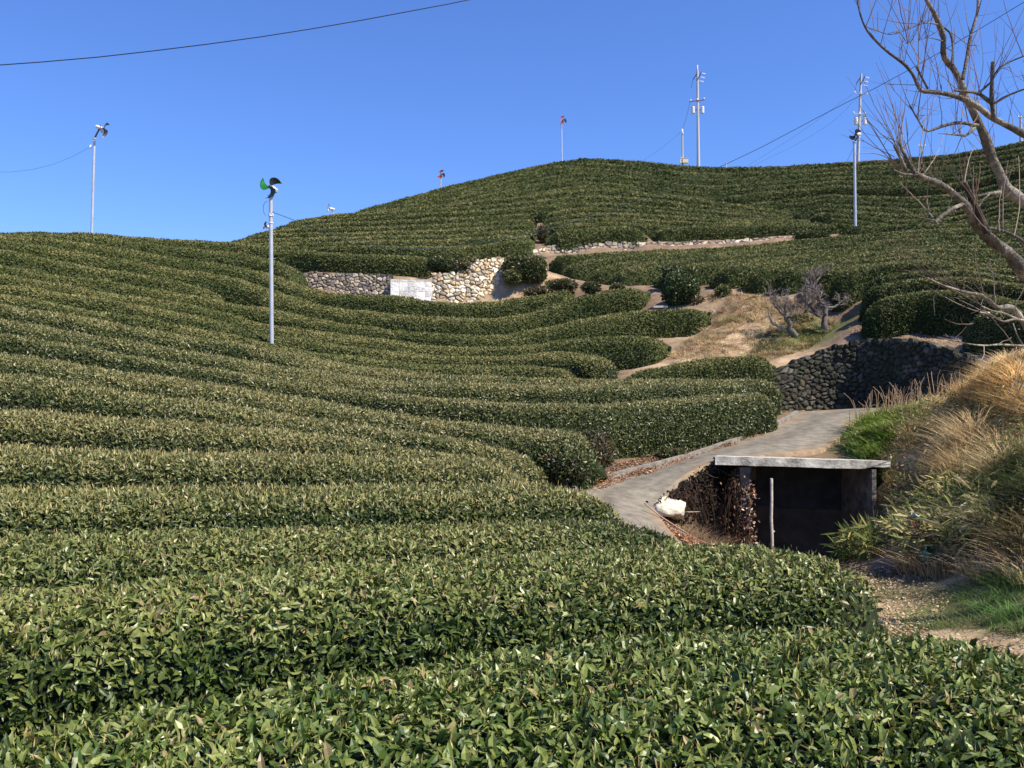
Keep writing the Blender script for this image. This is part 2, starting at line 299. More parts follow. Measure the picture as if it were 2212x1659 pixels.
row('sixth terrace row, the first dark lump right of the round bush', MR, [(1535,598,37.3),(1565,580,37.5),(1620,572,38),(1700,566,38.6),(1834,554,38.8),(1959,542,37.8),(2212,538,35.2),(2380,530,33.8)], -.25)
row('seventh terrace row, the second dark lump above the straw slope', MR, [(1605,601,35.6),(1635,584,35.8),(1700,575,36.3),(1834,563,36.8),(1959,551,36),(2212,550,33.4),(2380,543,32)], -.25)
row('eighth terrace row, its lump just above the bare plum twigs', MR, [(1665,603,34.2),(1700,585,34.4),(1784,573,34.8),(1884,562,34.8),(2000,556,33.8),(2212,561,31.7),(2380,556,30.4)], -.25)
row('ninth terrace row, a narrow dark lump behind the middle plum tree', MR, [(1735,604,32.9),(1765,587,33),(1834,575,33.4),(1930,567,33.1),(2050,566,32.1),(2212,573,30.1),(2380,570,28.9)], -.25)
row('tenth terrace row, ending in a tall block above the dirt track', MR, [(1792,612,31.4),(1815,592,31.4),(1850,580,31.6),(1900,573,31.6),(1980,571,31),(2060,574,30.2),(2212,586,28.6),(2380,586,27.4)], -.25, h=1.15)
row('upper row of the right-hand hedge block behind the tree twigs', MR, [(1862,622,30.2),(1885,603,30.2),(1960,590,30),(2080,586,28.8),(2212,600,27.2),(2380,602,26)], -.2)
row('second row of the right-hand hedge block, bushy left shoulder by the track', MR, [(1855,645,29),(1875,625,29),(1910,614,28.9),(1990,604,28.6),(2100,602,27.4),(2212,616,25.9),(2380,620,24.8)], -.12, h=.9)
row('front row of the right-hand hedge block, its face in deep shade over the soil', MR, [(1858,672,27.6),(1885,652,27.6),(1930,639,27.5),(2000,630,27.2),(2075,630,26.4),(2140,638,25.6),(2212,650,24.6),(2380,655,23.4)], -.05, h=1.02, fmax=.55)
row('lowest tea hedge at the right edge behind the broken twigs', MR, [(2082,700,24.2),(2120,680,23.9),(2212,672,23),(2380,672,22)], -.1, h=.8, fmax=.5)

# crest polylines
for r in rows:
    Dm = np.mean([p[2] for p in r['pts']])
    r['C'] = smooth_line(r['pts'], max(.1, min(.5, Dm * .011)))
    C = r['C']; T = np.gradient(C, axis=0); T[:, 2] = 0; T = nrm(T)
    N = np.stack([-T[:, 1], T[:, 0], np.zeros(len(T))], 1)
    view = nrm(C * np.array([1, 1, 0])); flip = np.sign((N * view).sum(1)); flip[flip == 0] = 1
    # one consistent sign for the whole row
    N *= (1 if np.median(flip) > 0 else -1); r['N'] = N; r['T'] = T
allp = np.vstack([r['C'][::3] for r in rows]); allid = np.concatenate([np.full(len(r['C'][::3]), i) for i, r in enumerate(rows)])
def smooth1(a, k):
    if len(a) < 2 * k + 1: return np.full(len(a), a.mean())
    ker = np.ones(2 * k + 1) / (2 * k + 1); return np.convolve(np.pad(a, k, mode='edge'), ker, 'valid')
for i, r in enumerate(rows):
    C = r['C']; o = allp[allid != i]
    d = o[None, :, :2] - C[:, None, :2]
    dn = (d * r['N'][:, None, :2]).sum(2); dt = np.abs((d * r['T'][:, None, :2]).sum(2))
    tol = .8 + .02 * C[:, 1:2]
    zok = np.abs(o[None, :, 2] - C[:, None, 2]) < 2.6
    fr = np.where((dn < -.3) & (dt < tol) & zok, -dn, 9).min(1); bk = np.where((dn > .3) & (dt < tol) & zok, dn, 9).min(1)
    r['dfr'] = fr; r['dbk'] = bk
    kf = .445 if r['group'] == MR else .47 if r['group'] == BW else (.50 if np.median(C[:, 1]) < 16 else .53)
    f = np.where(fr > 3.0, .9, kf * fr); b = np.where(bk > 3.0, .9, kf * bk)
    f = np.minimum(f, r.get('fmax', 9)); f = smooth1(np.clip(f, .4, 1.3), 6); b = smooth1(np.clip(b, .4, 1.3), 6)
    if 'front' in r: f = np.maximum(f, r['front'])
    r['f'] = f; r['b'] = b; r['open'] = fr > 3.0
    r['H'] = r.get('h', .85 if r['group'] == MR else .75 if r['group'] == BW else (.48 if r['group'] in (LH, UH) else float(np.interp(np.median(C[:, 1]), [8, 20, 30], [.75, .6, .5]))))

# ------------------------------------------------------------------ ground sheet
soil = (.20, .135, .09); tan = (.33, .235, .145); green = (.10, .12, .04); litter = (.15, .10, .06); dark = (.09, .07, .045)
gp = []; gc = []
def G(px, py, D, c=soil): gp.append(P(px, py, D)); gc.append(c)
for r in rows:
    C = r['C']; st = max(1, int(.9 / max(.05, np.linalg.norm(C[1] - C[0])))) if not r.get('far') else max(1, int(1.6 / np.linalg.norm(C[1] - C[0])))
    for j in list(range(2, len(C) - 2, st)):
        gp.append(C[j] - np.array([0, 0, r['H']])); gc.append(litter)
# road edges (left edge, right edge)
RL = [(1560,1250,10.8),(1300,1170,12.0),(1200,1100,14.2),(1235,1062,16.0),(1330,1036,17.1),(1420,1012,18.5),(1500,990,19.6),(1580,962,21.0),(1660,930,22.7),(1712,905,24.5),(1722,893,25.7),(1800,889,26.1),(1880,885,25.7),(1960,883,24.7),(2050,879,23.1),(2120,872,21.8)]
RR = [(1650,1262,12.3),(1500,1212,13.0),(1440,1145,14.3),(1415,1108,15.3),(1440,1066,15.9),(1482,1030,16.6),(1545,1000,17.2),(1650,988,18.4),(1780,978,19.1),(1812,950,20.6),(1838,918,22.2),(1880,902,23.3),(1930,895,23.0),(2000,890,22.0),(2065,886,20.9),(2140,878,19.7)]
for l, rr in zip(RL, RR):
    a_, b_ = P(*l), P(*rr)
    for t in (0, .33, .66, 1.0): gp.append(a_ * (1 - t) + b_ * t - np.array([0, 0, .05])); gc.append(litter)
# ground on the uphill side of the kerb
for p in [(1228,1052,16.4),(1326,1026,17.5),(1416,1003,18.9),(1496,981,20.0),(1576,953,21.4),(1652,921,23.1),(1700,900,24.9)]: G(*p, litter)
# dark curved wall: base in front, top behind
WB = [(1672,890,26.1),(1700,889,26.5),(1750,889,26.8),(1800,888,26.8),(1870,884,26.4),(1930,882,25.6),(1990,880,24.6),(2050,876,23.5),(2110,868,22.2),(2150,858,21.2)]
WT = [(1650,806,26.4),(1700,790,26.8),(1750,768,27.1),(1800,750,27.1),(1870,737,26.7),(1930,733,25.9),(1990,740,24.9),(2050,757,23.8),(2110,778,22.5),(2152,812,21.4)]
wt3 = PP(WT); wtan = np.gradient(wt3, axis=0) * np.array([1, 1, 0]); wtan /= np.linalg.norm(wtan, axis=1)[:, None]
wout = np.stack([-wtan[:, 1], wtan[:, 0], wtan[:, 0] * 0], 1)        # away from the road
for i, (p, q) in enumerate(zip(WB, WT)):
    gp.append(P(*p) - wout[i] * .25 - np.array([0, 0, .05])); gc.append(litter)
    gp.append(P(*p) + wout[i] * .05 - np.array([0, 0, .1])); gc.append(litter)
    for dd_, up_ in ((.42, -.04), (1.5, .08)): gp.append(P(*q) + wout[i] * dd_ + np.array([0, 0, up_])); gc.append(tan if i > 5 or i < 3 else soil)
for p in [(1840,712,28.4),(1900,722,27.4),(1975,726,26.7),(2060,735,24.9),(2212,762,22),(1830,660,31.0),(1850,640,31.5),(1780,640,32.3),(1700,634,34),(1620,625,36),(1550,625,37)]: G(*p, soil)
# straw slope between the hollow and the terrace
for p, c in [((1480,650,36.2),soil),((1450,665,35.2),soil),((1430,640,37.4),soil),((1380,618,39.4),soil),((1300,615,40.4),soil),((1250,640,39.6),soil),((1210,600,42.4),tan),((1150,625,41.4),tan),((1100,640,41.2),tan),
             ((1560,640,35.2),tan),((1600,660,33.8),tan),((1560,690,32.8),tan),((1500,730,30.8),tan),((1455,765,29.2),tan),((1420,790,27.8),tan),((1370,808,26.8),soil),((1640,700,31.4),tan),((1600,740,29.8),tan),((1540,765,28.6),tan),((1680,740,29.4),green),
             ((1720,700,31),green),((1760,740,29.6),green),((1650,780,27.9),tan),((1700,775,28.8),tan),((1790,715,30.4),green),((1810,690,30.8),soil),((1740,665,32.4),tan),((1680,650,33.4),tan),((1620,806,26.3),soil),((1645,812,26.2),soil),((1500,835,25.2),litter),((1660,850,25.9),litter)]: G(*p, c)
# walls of the hollow : foot and top
for x in (660, 700, 740, 780, 820, 845): G(x, 648, 41.9, soil); G(x, 588 + (x - 680) * .05, 43.0, soil)
for x in (850, 890, 930): G(x, 655, 41.3, soil); G(x, 602, 42.1, tan)
for x, y in ((950,588),(990,592),(1030,566),(1080,560),(1100,562)): G(x, 658, 41.0, tan); G(x, y - 1, 42.2, tan)
for x, yt, D in ((1120,556,49.0),(1180,552,49.6),(1270,549,49.9),(1370,544,50.2),(1490,538,50.5),(1570,534,50.8),(1659,525,51.0),(1740,517,51.2)):
    G(x, yt, D - .3, soil)
for x, yt, D in ((1120,550,50.0),(1180,531,50.3),(1270,525,50.5),(1390,522,50.8),(1500,521,51.2),(1570,520,51.4),(1659,512,51.6),(1724,510,51.6),(1800,505,51.6)):
    G(x, yt, D, soil); G(x, yt - 2, D + .6, soil)
for p in [(1166,480,56,),(1166,500,52.5),(1166,515,50.8),(1163,462,58.2)]: G(p[0], p[1] + 14, p[2], soil)
# shed yard, bank and path on the right
for x in (1560,1620,1680,1740,1800,1860,1884): G(x, 1232, 16.5, dark); G(x, 1210, 17.9, dark); G(x, 988 if x > 1600 else 1000, 18.45 if x > 1600 else 18.0, litter); G(x, 1215, 15.2, litter)
for p, c in [((1480,1180,15.4),litter),((1455,1150,15.3),litter),((1520,1210,15.9),dark),((1540,1225,16.6),dark),
             ((1905,1000,17.4),tan),((1910,1080,16.6),green),((1905,1150,16.0),green),((1890,1200,15.3),green),((1800,1240,13.6),litter),((1720,1240,13.8),litter),((1850,1260,12.2),litter),
             ((1838,972,19.2),green),((1862,922,21.4),green),((1900,903,22.2),tan),((1960,890,21.6),tan),((2040,866,20.3),tan),((2100,836,19.2),tan),((2150,800,18.0),tan),((2212,770,16.6),tan),
             ((1880,975,18.7),tan),((1950,940,20.0),tan),((2050,905,19.0),tan),((2130,870,17.6),tan),((2212,860,15.6),tan),
             ((1960,1020,17.2),tan),((2050,980,16.4),tan),((2130,950,15.2),tan),((2212,940,13.6),tan),
             ((1960,1100,15.6),tan),((2050,1070,14.6),tan),((2130,1040,13.6),green),((2212,1030,12.2),green),
             ((1950,1190,14.0),tan),((2040,1160,13.2),tan),((2130,1140,12.2),tan),((2212,1130,11.2),green),
             ((1930,1260,12.4),litter),((2020,1250,11.8),green),((2110,1240,11.0),tan),((2212,1230,10.2),tan),
             ((1920,1310,10.8),tan),((2020,1320,10.2),green),((2120,1320,9.6),green),((2212,1320,9.0),green),
             ((1940,1385,8.9),tan),((2040,1390,8.7),tan),((2130,1400,8.4),tan),((2212,1410,8.1),tan),((1930,1450,7.4),tan),((2060,1480,7.0),tan),((2212,1500,6.8),tan),((2350,1450,7.0),tan),
             ((2400,1330,8.4),green),((2400,1180,9.6),tan),((2400,1000,10.6),tan),((2400,880,13),tan),((2400,800,16),tan)]: G(*p, c)
for x, y, z in [(-3,1,-2.4),(0,1,-2.4),(3,1,-2.4),(6,2,-2.45),(-6,2,-2.1),(0,-20,-2.5),(-30,-20,-2),(40,-20,-2),(9,5,-2.2),(14,8,-.6),(20,12,.8),(26,18,2.0),(40,30,6),(60,50,12),(-30,10,2),(-45,30,5),(-60,60,6),(-9,4,-1.6)]:
    gp.append(np.array([x, y, z], float)); gc.append(tan)
for k, x in enumerate(np.arange(-60, 61, 12)):
    yy = np.interp(x, [-60, -25, -12, 10, 60], [52, 52, 60, 90, 88]) ; zz = np.interp(x, [-60, -25, -12, 0, 10, 30, 60], [4, 4.5, 5, 14, 16, 17, 18])
    gp.append(np.array([x, yy, zz])); gc.append(tan); gp.append(np.array([x * 1.3, yy + 30, zz - 12])); gc.append(tan)
for a_ in np.arange(0, 360, 20): gp.append(np.array([1500 * math.cos(R(a_)), 1500 * math.sin(R(a_)), -60.])); gc.append(tan)
for a_ in np.arange(5, 360, 20): gp.append(np.array([220 * math.cos(R(a_)), 220 * math.sin(R(a_)), -14.])); gc.append(tan)
gp = np.array(gp); gc = np.array(gc)
vo, eo, fo, ovi, _, _ = delaunay_2d_cdt([Vector((p[0], p[1])) for p in gp], [], [], 0, 1e-4)
src = [o[0] for o in ovi]
tv = np.array([(v[0], v[1]) for v in vo]); tz = gp[src, 2]; tc_ = gc[src]
xs = np.concatenate([[-1400, -600, -250, -120, -80, -60], np.arange(-48, -16, .5), np.arange(-16, 16, .2), np.arange(16, 48, .5), [48, 60, 80, 120, 250, 600, 1400]])
ys = np.concatenate([[-1400, -600, -200, -60, -20, -8, -3], np.arange(0, 32, .2), np.arange(32, 56, .3), np.arange(56, 96, .6), [96, 104, 120, 160, 300, 700, 1400]])
GX, GY = np.meshgrid(xs, ys, indexing='ij'); GZ = np.full(GX.shape, np.nan); GC = np.zeros(GX.shape + (3,)) + .2
for f in fo:
    f = list(f); p0, p1, p2 = tv[f[0]], tv[f[1]], tv[f[2]]
    i0 = np.searchsorted(xs, min(p0[0], p1[0], p2[0])); i1 = np.searchsorted(xs, max(p0[0], p1[0], p2[0]), 'right')
    j0 = np.searchsorted(ys, min(p0[1], p1[1], p2[1])); j1 = np.searchsorted(ys, max(p0[1], p1[1], p2[1]), 'right')
    if i1 <= i0 or j1 <= j0: continue
    X = GX[i0:i1, j0:j1]; Y = GY[i0:i1, j0:j1]
    den = (p1[1] - p2[1]) * (p0[0] - p2[0]) + (p2[0] - p1[0]) * (p0[1] - p2[1])
    if abs(den) < 1e-12: continue
    a1 = ((p1[1] - p2[1]) * (X - p2[0]) + (p2[0] - p1[0]) * (Y - p2[1])) / den
    a2 = ((p2[1] - p0[1]) * (X - p2[0]) + (p0[0] - p2[0]) * (Y - p2[1])) / den
    a3 = 1 - a1 - a2; ok = (a1 >= -1e-6) & (a2 >= -1e-6) & (a3 >= -1e-6)
    Z = a1 * tz[f[0]] + a2 * tz[f[1]] + a3 * tz[f[2]]
    GZ[i0:i1, j0:j1][ok] = Z[ok]
    GC[i0:i1, j0:j1][ok] = (a1[..., None] * tc_[f[0]] + a2[..., None] * tc_[f[1]] + a3[..., None] * tc_[f[2]])[ok]
GZ[np.isnan(GZ)] = -60
# light smoothing of the fine part
for it in range(2):
    S = GZ.copy(); S[1:-1, 1:-1] = (GZ[1:-1, 1:-1] * 4 + GZ[:-2, 1:-1] + GZ[2:, 1:-1] + GZ[1:-1, :-2] + GZ[1:-1, 2:]) / 8
    GZ[6:-8, 8:-8] = S[6:-8, 8:-8]
bm = np.clip((GX - 6.6) / .8, 0, 1) * np.clip((13.2 - GX) / .8, 0, 1) * np.clip((GY - 9.3) / 1, 0, 1) * np.clip((21 - GY) / 1, 0, 1)
GZ = GZ + bm * ((vnoise(np.stack([GX, GY, GX * 0], -1), 1.3, 91) - .5) * .42 + (vnoise(np.stack([GX, GY, GX * 0], -1), 3.1, 92) - .5) * .22)
def gz(x, y):
    x = np.atleast_1d(np.asarray(x, float)); y = np.atleast_1d(np.asarray(y, float))
    i = np.clip(np.searchsorted(xs, x) - 1, 0, len(xs) - 2); j = np.clip(np.searchsorted(ys, y) - 1, 0, len(ys) - 2)
    u = np.clip((x - xs[i]) / (xs[i + 1] - xs[i]), 0, 1); v = np.clip((y - ys[j]) / (ys[j + 1] - ys[j]), 0, 1)
    return GZ[i, j] * (1 - u) * (1 - v) + GZ[i + 1, j] * u * (1 - v) + GZ[i, j + 1] * (1 - u) * v + GZ[i + 1, j + 1] * u * v
m_ground = mat('ground', vcol=True, rough=.95, noise=.45, nscale=1.7, bump=.9, bscale=9, spec=.2)
nzv = vnoise(np.stack([GX, GY, GX * 0], -1), 4.0, 3) * .05 - .02
inner = (np.abs(GX) < 45) & (GY > 0) & (GY < 90)
g = MB(); g.grid(np.stack([GX, GY, GZ + nzv * inner], -1), color=GC, m=0)
tag(g.build('ground', m_ground, smooth=True), 'sloping soil and straw ground under and between the tea rows', None, None, 'structure')

# ------------------------------------------------------------------ tea hedges
m_core = mat('hedge_core', vcol=True, rough=.9, noise=.5, nscale=14, spec=.15)
m_leaf_far = mat('tea_leaf_distant', vcol=True, rough=.6, spec=.25, trans=.14)
m_leaf = mat('tea_leaf', vcol=True, rough=.40, spec=.45, trans=.16)
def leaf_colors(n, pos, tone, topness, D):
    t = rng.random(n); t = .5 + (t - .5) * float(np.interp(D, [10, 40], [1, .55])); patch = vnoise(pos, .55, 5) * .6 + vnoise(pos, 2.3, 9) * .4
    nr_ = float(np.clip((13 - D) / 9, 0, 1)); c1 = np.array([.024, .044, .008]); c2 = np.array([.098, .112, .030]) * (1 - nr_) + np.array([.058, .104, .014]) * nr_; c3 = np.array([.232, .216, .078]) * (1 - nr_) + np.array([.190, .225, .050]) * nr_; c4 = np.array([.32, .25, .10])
    k = np.clip(-.10 * nr_ + t * .9 + (patch - .5) * .7 + topness * float(np.interp(D, [25, 50], [.50, .28])) + tone * .42 - float(np.interp(D, [25, 50], [.13, -.02])), 0, 1)[:, None]  # lighter tops: yellowed cut shoots plus painted light along the crest
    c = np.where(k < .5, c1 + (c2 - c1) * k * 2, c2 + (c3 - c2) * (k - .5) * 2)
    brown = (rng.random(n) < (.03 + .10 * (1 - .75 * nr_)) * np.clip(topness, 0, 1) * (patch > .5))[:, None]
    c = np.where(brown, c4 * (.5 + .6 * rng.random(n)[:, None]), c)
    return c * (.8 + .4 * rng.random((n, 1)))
total = 0
ACR = 15
def hedge(r, idx):
    global total
    C = r['C']; n = len(C); N = r['N']; f = r['f']; b = r['b']
    s = np.concatenate([[0], np.cumsum(np.linalg.norm(np.diff(C, axis=0), axis=1))]); Ls = s[-1]
    er = min(.8, Ls * .3); ea = np.sqrt(np.clip(1 - (1 - np.clip(np.minimum(s, Ls - s) / er, 0, 1)) ** 2, 0.0, 1)); ea = np.maximum(ea, .02)
    # the traced line is the visible crest, a little behind the middle of the bush
    tv_ = np.abs((r['T'] * nrm(C * np.array([1, 1, 0]))).sum(1)); tv_ = smooth1(tv_ * (N[:, 0] > 0.35), 3)
    cen = C - N * (.06 * (f + b) + .8 * b * tv_ ** 2)[:, None]
    fp = cen - N * (f * 1.0)[:, None]; bp = cen + N * (b * 1.0)[:, None]
    zc = C[:, 2]; zf = np.minimum(smooth1(gz(fp[:, 0], fp[:, 1]), 2), zc - .25); zb = np.minimum(smooth1(gz(bp[:, 0], bp[:, 1]), 2), zc - .15)
    zf = np.maximum(zf, zc - 1.5); zb = np.maximum(zb, zc - 1.2)
    D0_ = float(np.median(C[:, 1])); th = np.linspace(0, math.pi, ACR)
    cu = -np.cos(th); su = np.sin(th)
    tight = D0_ > 20 and r['group'] in (LF, UH, LH)
    u = np.sign(cu) * np.abs(cu) ** (.62 if tight else .70); v = su ** (.44 if tight else .56)
    W = np.where(u < 0, f[:, None], b[:, None]) * u[None] * ea[:, None]
    base = np.where(u[None] < 0, zf[:, None], zb[:, None]) - .04
    zz = base + (zc[:, None] - base) * v[None] * (.35 + .65 * ea[:, None])
    Pt = cen[:, None] + N[:, None] * W[..., None]; Pt[..., 2] = zz
    nz = (vnoise(Pt, 1.3, 2) - .5) * .10 + (vnoise(Pt, 4.5, 4) - .5) * .07
    dD = np.clip(Pt[..., 1:2] / 30, .35, 1.2)
    gi = np.gradient(Pt, axis=0); gj = np.gradient(Pt, axis=1); NN = nrm(np.cross(gi, gj)); 
    NN *= np.where((NN * (Pt - (cen - np.array([0, 0, .5]))[:, None])).sum(-1, keepdims=True) < 0, -1, 1)
    Pt = Pt + NN * (nz[..., None] * dD * np.clip(v, .2, 1)[None, :, None])
    D0 = max(float(np.median(C[:, 1])), 3)
    mb = MB()
    bc = np.array([.018, .026, .011]) if D0 < 30 else np.array([.038, .050, .017])  # dark colour stands for the shade inside the hedge, seen between leaves
    cc = np.tile(bc, (n, ACR, 1)) * (1 + (vnoise(Pt, 3, 8) - .5)[..., None] * .8)
    mb.grid(Pt - NN * .05, color=cc, m=0)
    # leaves
    A = Pt[:-1, :-1]; B_ = Pt[1:, :-1]; C_ = Pt[1:, 1:]; E = Pt[:-1, 1:]
    area = .5 * np.linalg.norm(np.cross(C_ - A, E - B_), axis=-1)
    Dq = A[..., 1]
    L = np.maximum(.068 + .014 * np.clip((8 - Dq) / 4, 0, 1), .0024 * Dq + .026); wl = L * .40
    vis = np.ones((n - 1, ACR - 1)); um = .5 * (u[:-1] + u[1:]); vm = .5 * (v[:-1] + v[1:])
    vis *= np.where(um > .35, .30, 1.0)[None]; vis *= np.where(um > .8, .35, 1.0)[None]
    closed = (r['dfr'][:-1] < 3.0)
    vis *= np.where((um < -.9)[None] & closed[:, None] & (Dq > 11), .45, 1.0)
    pxq = CX + F * A[..., 0] / np.maximum(Dq, .5); inframe = (pxq > -150) & (pxq < 2370)
    vis *= np.where(inframe, 1, .12)
    cov = np.interp(Dq, [3, 8, 15, 40, 80], [3.2, 2.6, 2.1, 1.6, 1.35])
    dens = area * vis * cov / (.5 * L * wl)
    cnt = rng.poisson(dens); ii, jj = np.nonzero(cnt); rep = cnt[ii, jj]
    ii = np.repeat(ii, rep); jj = np.repeat(jj, rep); m = len(ii); total += m
    a1 = rng.random(m)[:, None]; a2 = rng.random(m)[:, None]
    pos = (A[ii, jj] * (1 - a1) + B_[ii, jj] * a1) * (1 - a2) + (E[ii, jj] * (1 - a1) + C_[ii, jj] * a1) * a2
    nn = nrm(NN[ii, jj]); Lq = L[ii, jj] * (.5 + .85 * rng.random(m)); Wq = Lq * (.34 + .14 * rng.random(m))
    rv = nrm(rng.normal(size=(m, 3)))
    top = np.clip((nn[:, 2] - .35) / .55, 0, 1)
    up = np.array([0, 0, 1.0])
    ax = nrm(rv * 1.0 + nn * (.55 - .25 * top)[:, None] + up * .35)
    fn = np.interp(D0_, [8, 30], [.55, .34]); fc = nrm(nn * .9 + rng.normal(size=(m, 3)) * fn + up * .45)
    depth = rng.random(m) ** 1.4
    pos = pos - nn * (depth * (.085 if D0 < 20 else .05))[:, None] - ax * (Lq * .35)[:, None]
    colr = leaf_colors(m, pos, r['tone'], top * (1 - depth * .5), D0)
    nr = pos[:, 1] < 9.0
    for msk, near in ((nr, True), (~nr, False)):
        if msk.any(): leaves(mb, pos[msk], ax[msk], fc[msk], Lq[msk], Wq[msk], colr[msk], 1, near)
    # tan cut stems standing on the clipped top
    if D0 < 24:
        pick = (rng.random(m) < (.12 if D0 < 12 else .06)) & (top > .45)
        k = pick.sum()
        if k:
            sp = pos[pick] + nn[pick] * .03
            ax2 = nrm(up + rng.normal(size=(k, 3)) * .35)
            Ls_ = (.03 + .035 * rng.random(k)) * (1 if D0 < 10 else 1.3)
            cs = np.array([.46, .37, .15]) * (.5 + .7 * rng.random((k, 1)))
            leaves(mb, sp, ax2, nrm(rng.normal(size=(k, 3))), Ls_, np.full(k, .007 if D0 < 10 else .012), cs, 1, False)
        # small white tea flowers and red-brown spots
    loc = C[n // 2] - np.array([0, 0, r['H']])
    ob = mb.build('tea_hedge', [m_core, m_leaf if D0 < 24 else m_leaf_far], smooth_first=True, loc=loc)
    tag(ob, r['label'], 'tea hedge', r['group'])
for i, r in enumerate(rows): hedge(r, i)
print('leaves', total)

# ------------------------------------------------------------------ bushes
def bush(center, rad, label, cat='bush', name='bush', tone=-.2, leafL=None, colmul=(1, 1, 1), brown=0, box=False, n=1.0, group=None, core=(.018, .026, .011)):
    center = np.array(center); rad = np.array(rad); D = center[1]
    th = np.linspace(0.02, math.pi * .93, 14); ph = np.linspace(0, 2 * math.pi, 25)[:-1]
    TH, PH = np.meshgrid(th, ph, indexing='ij')
    d = np.stack([np.sin(TH) * np.cos(PH), np.sin(TH) * np.sin(PH), np.cos(TH)], -1)
    if box: d = np.sign(d) * np.abs(d) ** .45; 
    k = 1 + (vnoise(center + d * rad, 2.2, 11)[..., None] - .5) * (.12 if box else .45)
    Pt = center + d * rad * k
    mb = MB(); mb.grid(Pt - d * rad * .12, color=core, m=0, closed=True)
    A = Pt[:-1, :-1]; E = Pt[1:, 1:]; B_ = Pt[1:, :-1]; C_ = Pt[:-1, 1:]
    Pc = np.concatenate([Pt, Pt[:, :1]], 1); A = Pc[:-1, :-1]; B_ = Pc[1:, :-1]; E = Pc[1:, 1:]; C_ = Pc[:-1, 1:]
    area = .5 * np.linalg.norm(np.cross(E - A, C_ - B_), axis=-1)
    L = leafL or max(.075, .0031 * D + .015); cnt = rng.poisson(area * 2.3 * n / (.5 * L * L * .42))
    ii, jj = np.nonzero(cnt); rep = cnt[ii, jj]; ii = np.repeat(ii, rep); jj = np.repeat(jj, rep); m = len(ii)
    a1 = rng.random(m)[:, None]; a2 = rng.random(m)[:, None]
    pos = (A[ii, jj] * (1 - a1) + B_[ii, jj] * a1) * (1 - a2) + (C_[ii, jj] * (1 - a1) + E[ii, jj] * a1) * a2
    dd = nrm((pos - center) / rad); pos = pos - dd * rad * (rng.random((m, 1)) ** 1.5 * .22)
    ax = nrm(rng.normal(size=(m, 3)) + dd * .5 + np.array([0, 0, .3])); fc = nrm(dd + rng.normal(size=(m, 3)) * .6)
    Lq = L * (.7 + .6 * rng.random(m)); c = leaf_colors(m, pos, tone, np.clip(dd[:, 2], 0, 1) * .5, D) * np.array(colmul)
    if brown:
        bm = rng.random(m) < brown; c[bm] = np.array([.15, .095, .055]) * (.5 + .8 * rng.random((bm.sum(), 1)))
    leaves(mb, pos, ax, fc, Lq, Lq * .42, c, 1, False)
    ob = mb.build(name, [m_core, m_leaf], smooth_first=True, loc=center - np.array([0, 0, rad[2]]))
    return tag(ob, label, cat, group)
def PB(px, py, D): return P(px, py, D)
bush(PB(1470,624,35.6), (.72,.7,.86), 'round dark green bush on bare soil above the straw slope', tone=-.55, colmul=(.8,.95,.9))
bush(PB(1452,588,38.2), (.38,.4,.4), 'yellow-green shoot bush behind the round dark bush', tone=.0)
bush(PB(1005,580,41.9), (.62,.5,.5), 'bush with reddish leaves on top of the pale stone wall', tone=-.2, brown=.4)
bush(PB(955,573,42.6), (.75,.5,.34), 'dark bush between the block wall and the reddish bush', tone=-.35)
bush(PB(1134,583,41.6), (.98,.55,.58), 'clipped box-shaped hedge beside the pale stone wall', 'clipped hedge', 'clipped_hedge', tone=-.25, box=True, brown=.08)
bush(PB(1105,598,41.1), (.42,.35,.36), 'bright green ragged shrub at the foot of the box-shaped hedge', tone=.0)
bush(PB(1210,617,40.6), (.75,.5,.24), 'low thin shrub above the end of the top hollow row', tone=-.2, brown=.45)
bush(PB(1165,632,40.4), (.7,.4,.2), 'low brownish shrub right of the pale stone wall foot', tone=-.1, brown=.6)
bush(PB(1276,622,39.2), (.45,.4,.25), 'small tea shrub on bare soil under the third terrace tip', tone=-.3, brown=.2)
bush(PB(1334,623,38.8), (.32,.3,.17), 'smallest tea shrub on bare soil under the fourth terrace tip', tone=-.3, brown=.2)
bush(PB(1752,510,50.6), (.95,.5,.28), 'low bush at the right end of the long low stone wall', tone=-.3)
bush(PB(1500,651,35.4), (.35,.35,.25), 'greyish dry shrub right of the round dark bush', tone=-.4, brown=.75, n=.7, core=(.1,.08,.06))
bush(PB(1562,632,35.3), (.3,.3,.26), 'yellowish green shrub above the straw slope', tone=.4)
bush(PB(1815,740,29.7), (.4,.3,.36), 'green weedy bush with dry stems left of the curved wall top', tone=.0, brown=.3)
bush(PB(1735,695,31.2), (.34,.3,.2), 'leafy weed clump between the plum trees', tone=.15)
bush(PB(1720,465,61), (.25,.2,.16), 'tiny dark bush by the concrete block on the hill saddle', tone=-.4)
bush(PB(1273,985,16.9), (.42,.4,.46), 'ragged brown dead tea bush over the kerb', tone=-.5, brown=.5, n=.8, core=(.03,.022,.014))
bush(PB(1215,1010,15.9), (.5,.4,.36), 'dark green bush end left of the ragged brown one', tone=-.55, brown=.15)
bush(PB(1455,985,19.4), (.35,.2,.13), 'small sprig bush on the kerb below the tall roadside hedge', tone=-.1, brown=.25)
bush(PB(1168,470,57.4), (.2,.2,.35), 'dark sapling in the upper part of the bare gap', tone=-.5)
bush(PB(1172,505,51.2), (.28,.25,.5), 'brown dry bush in the lower part of the bare gap', tone=-.3, brown=.6)

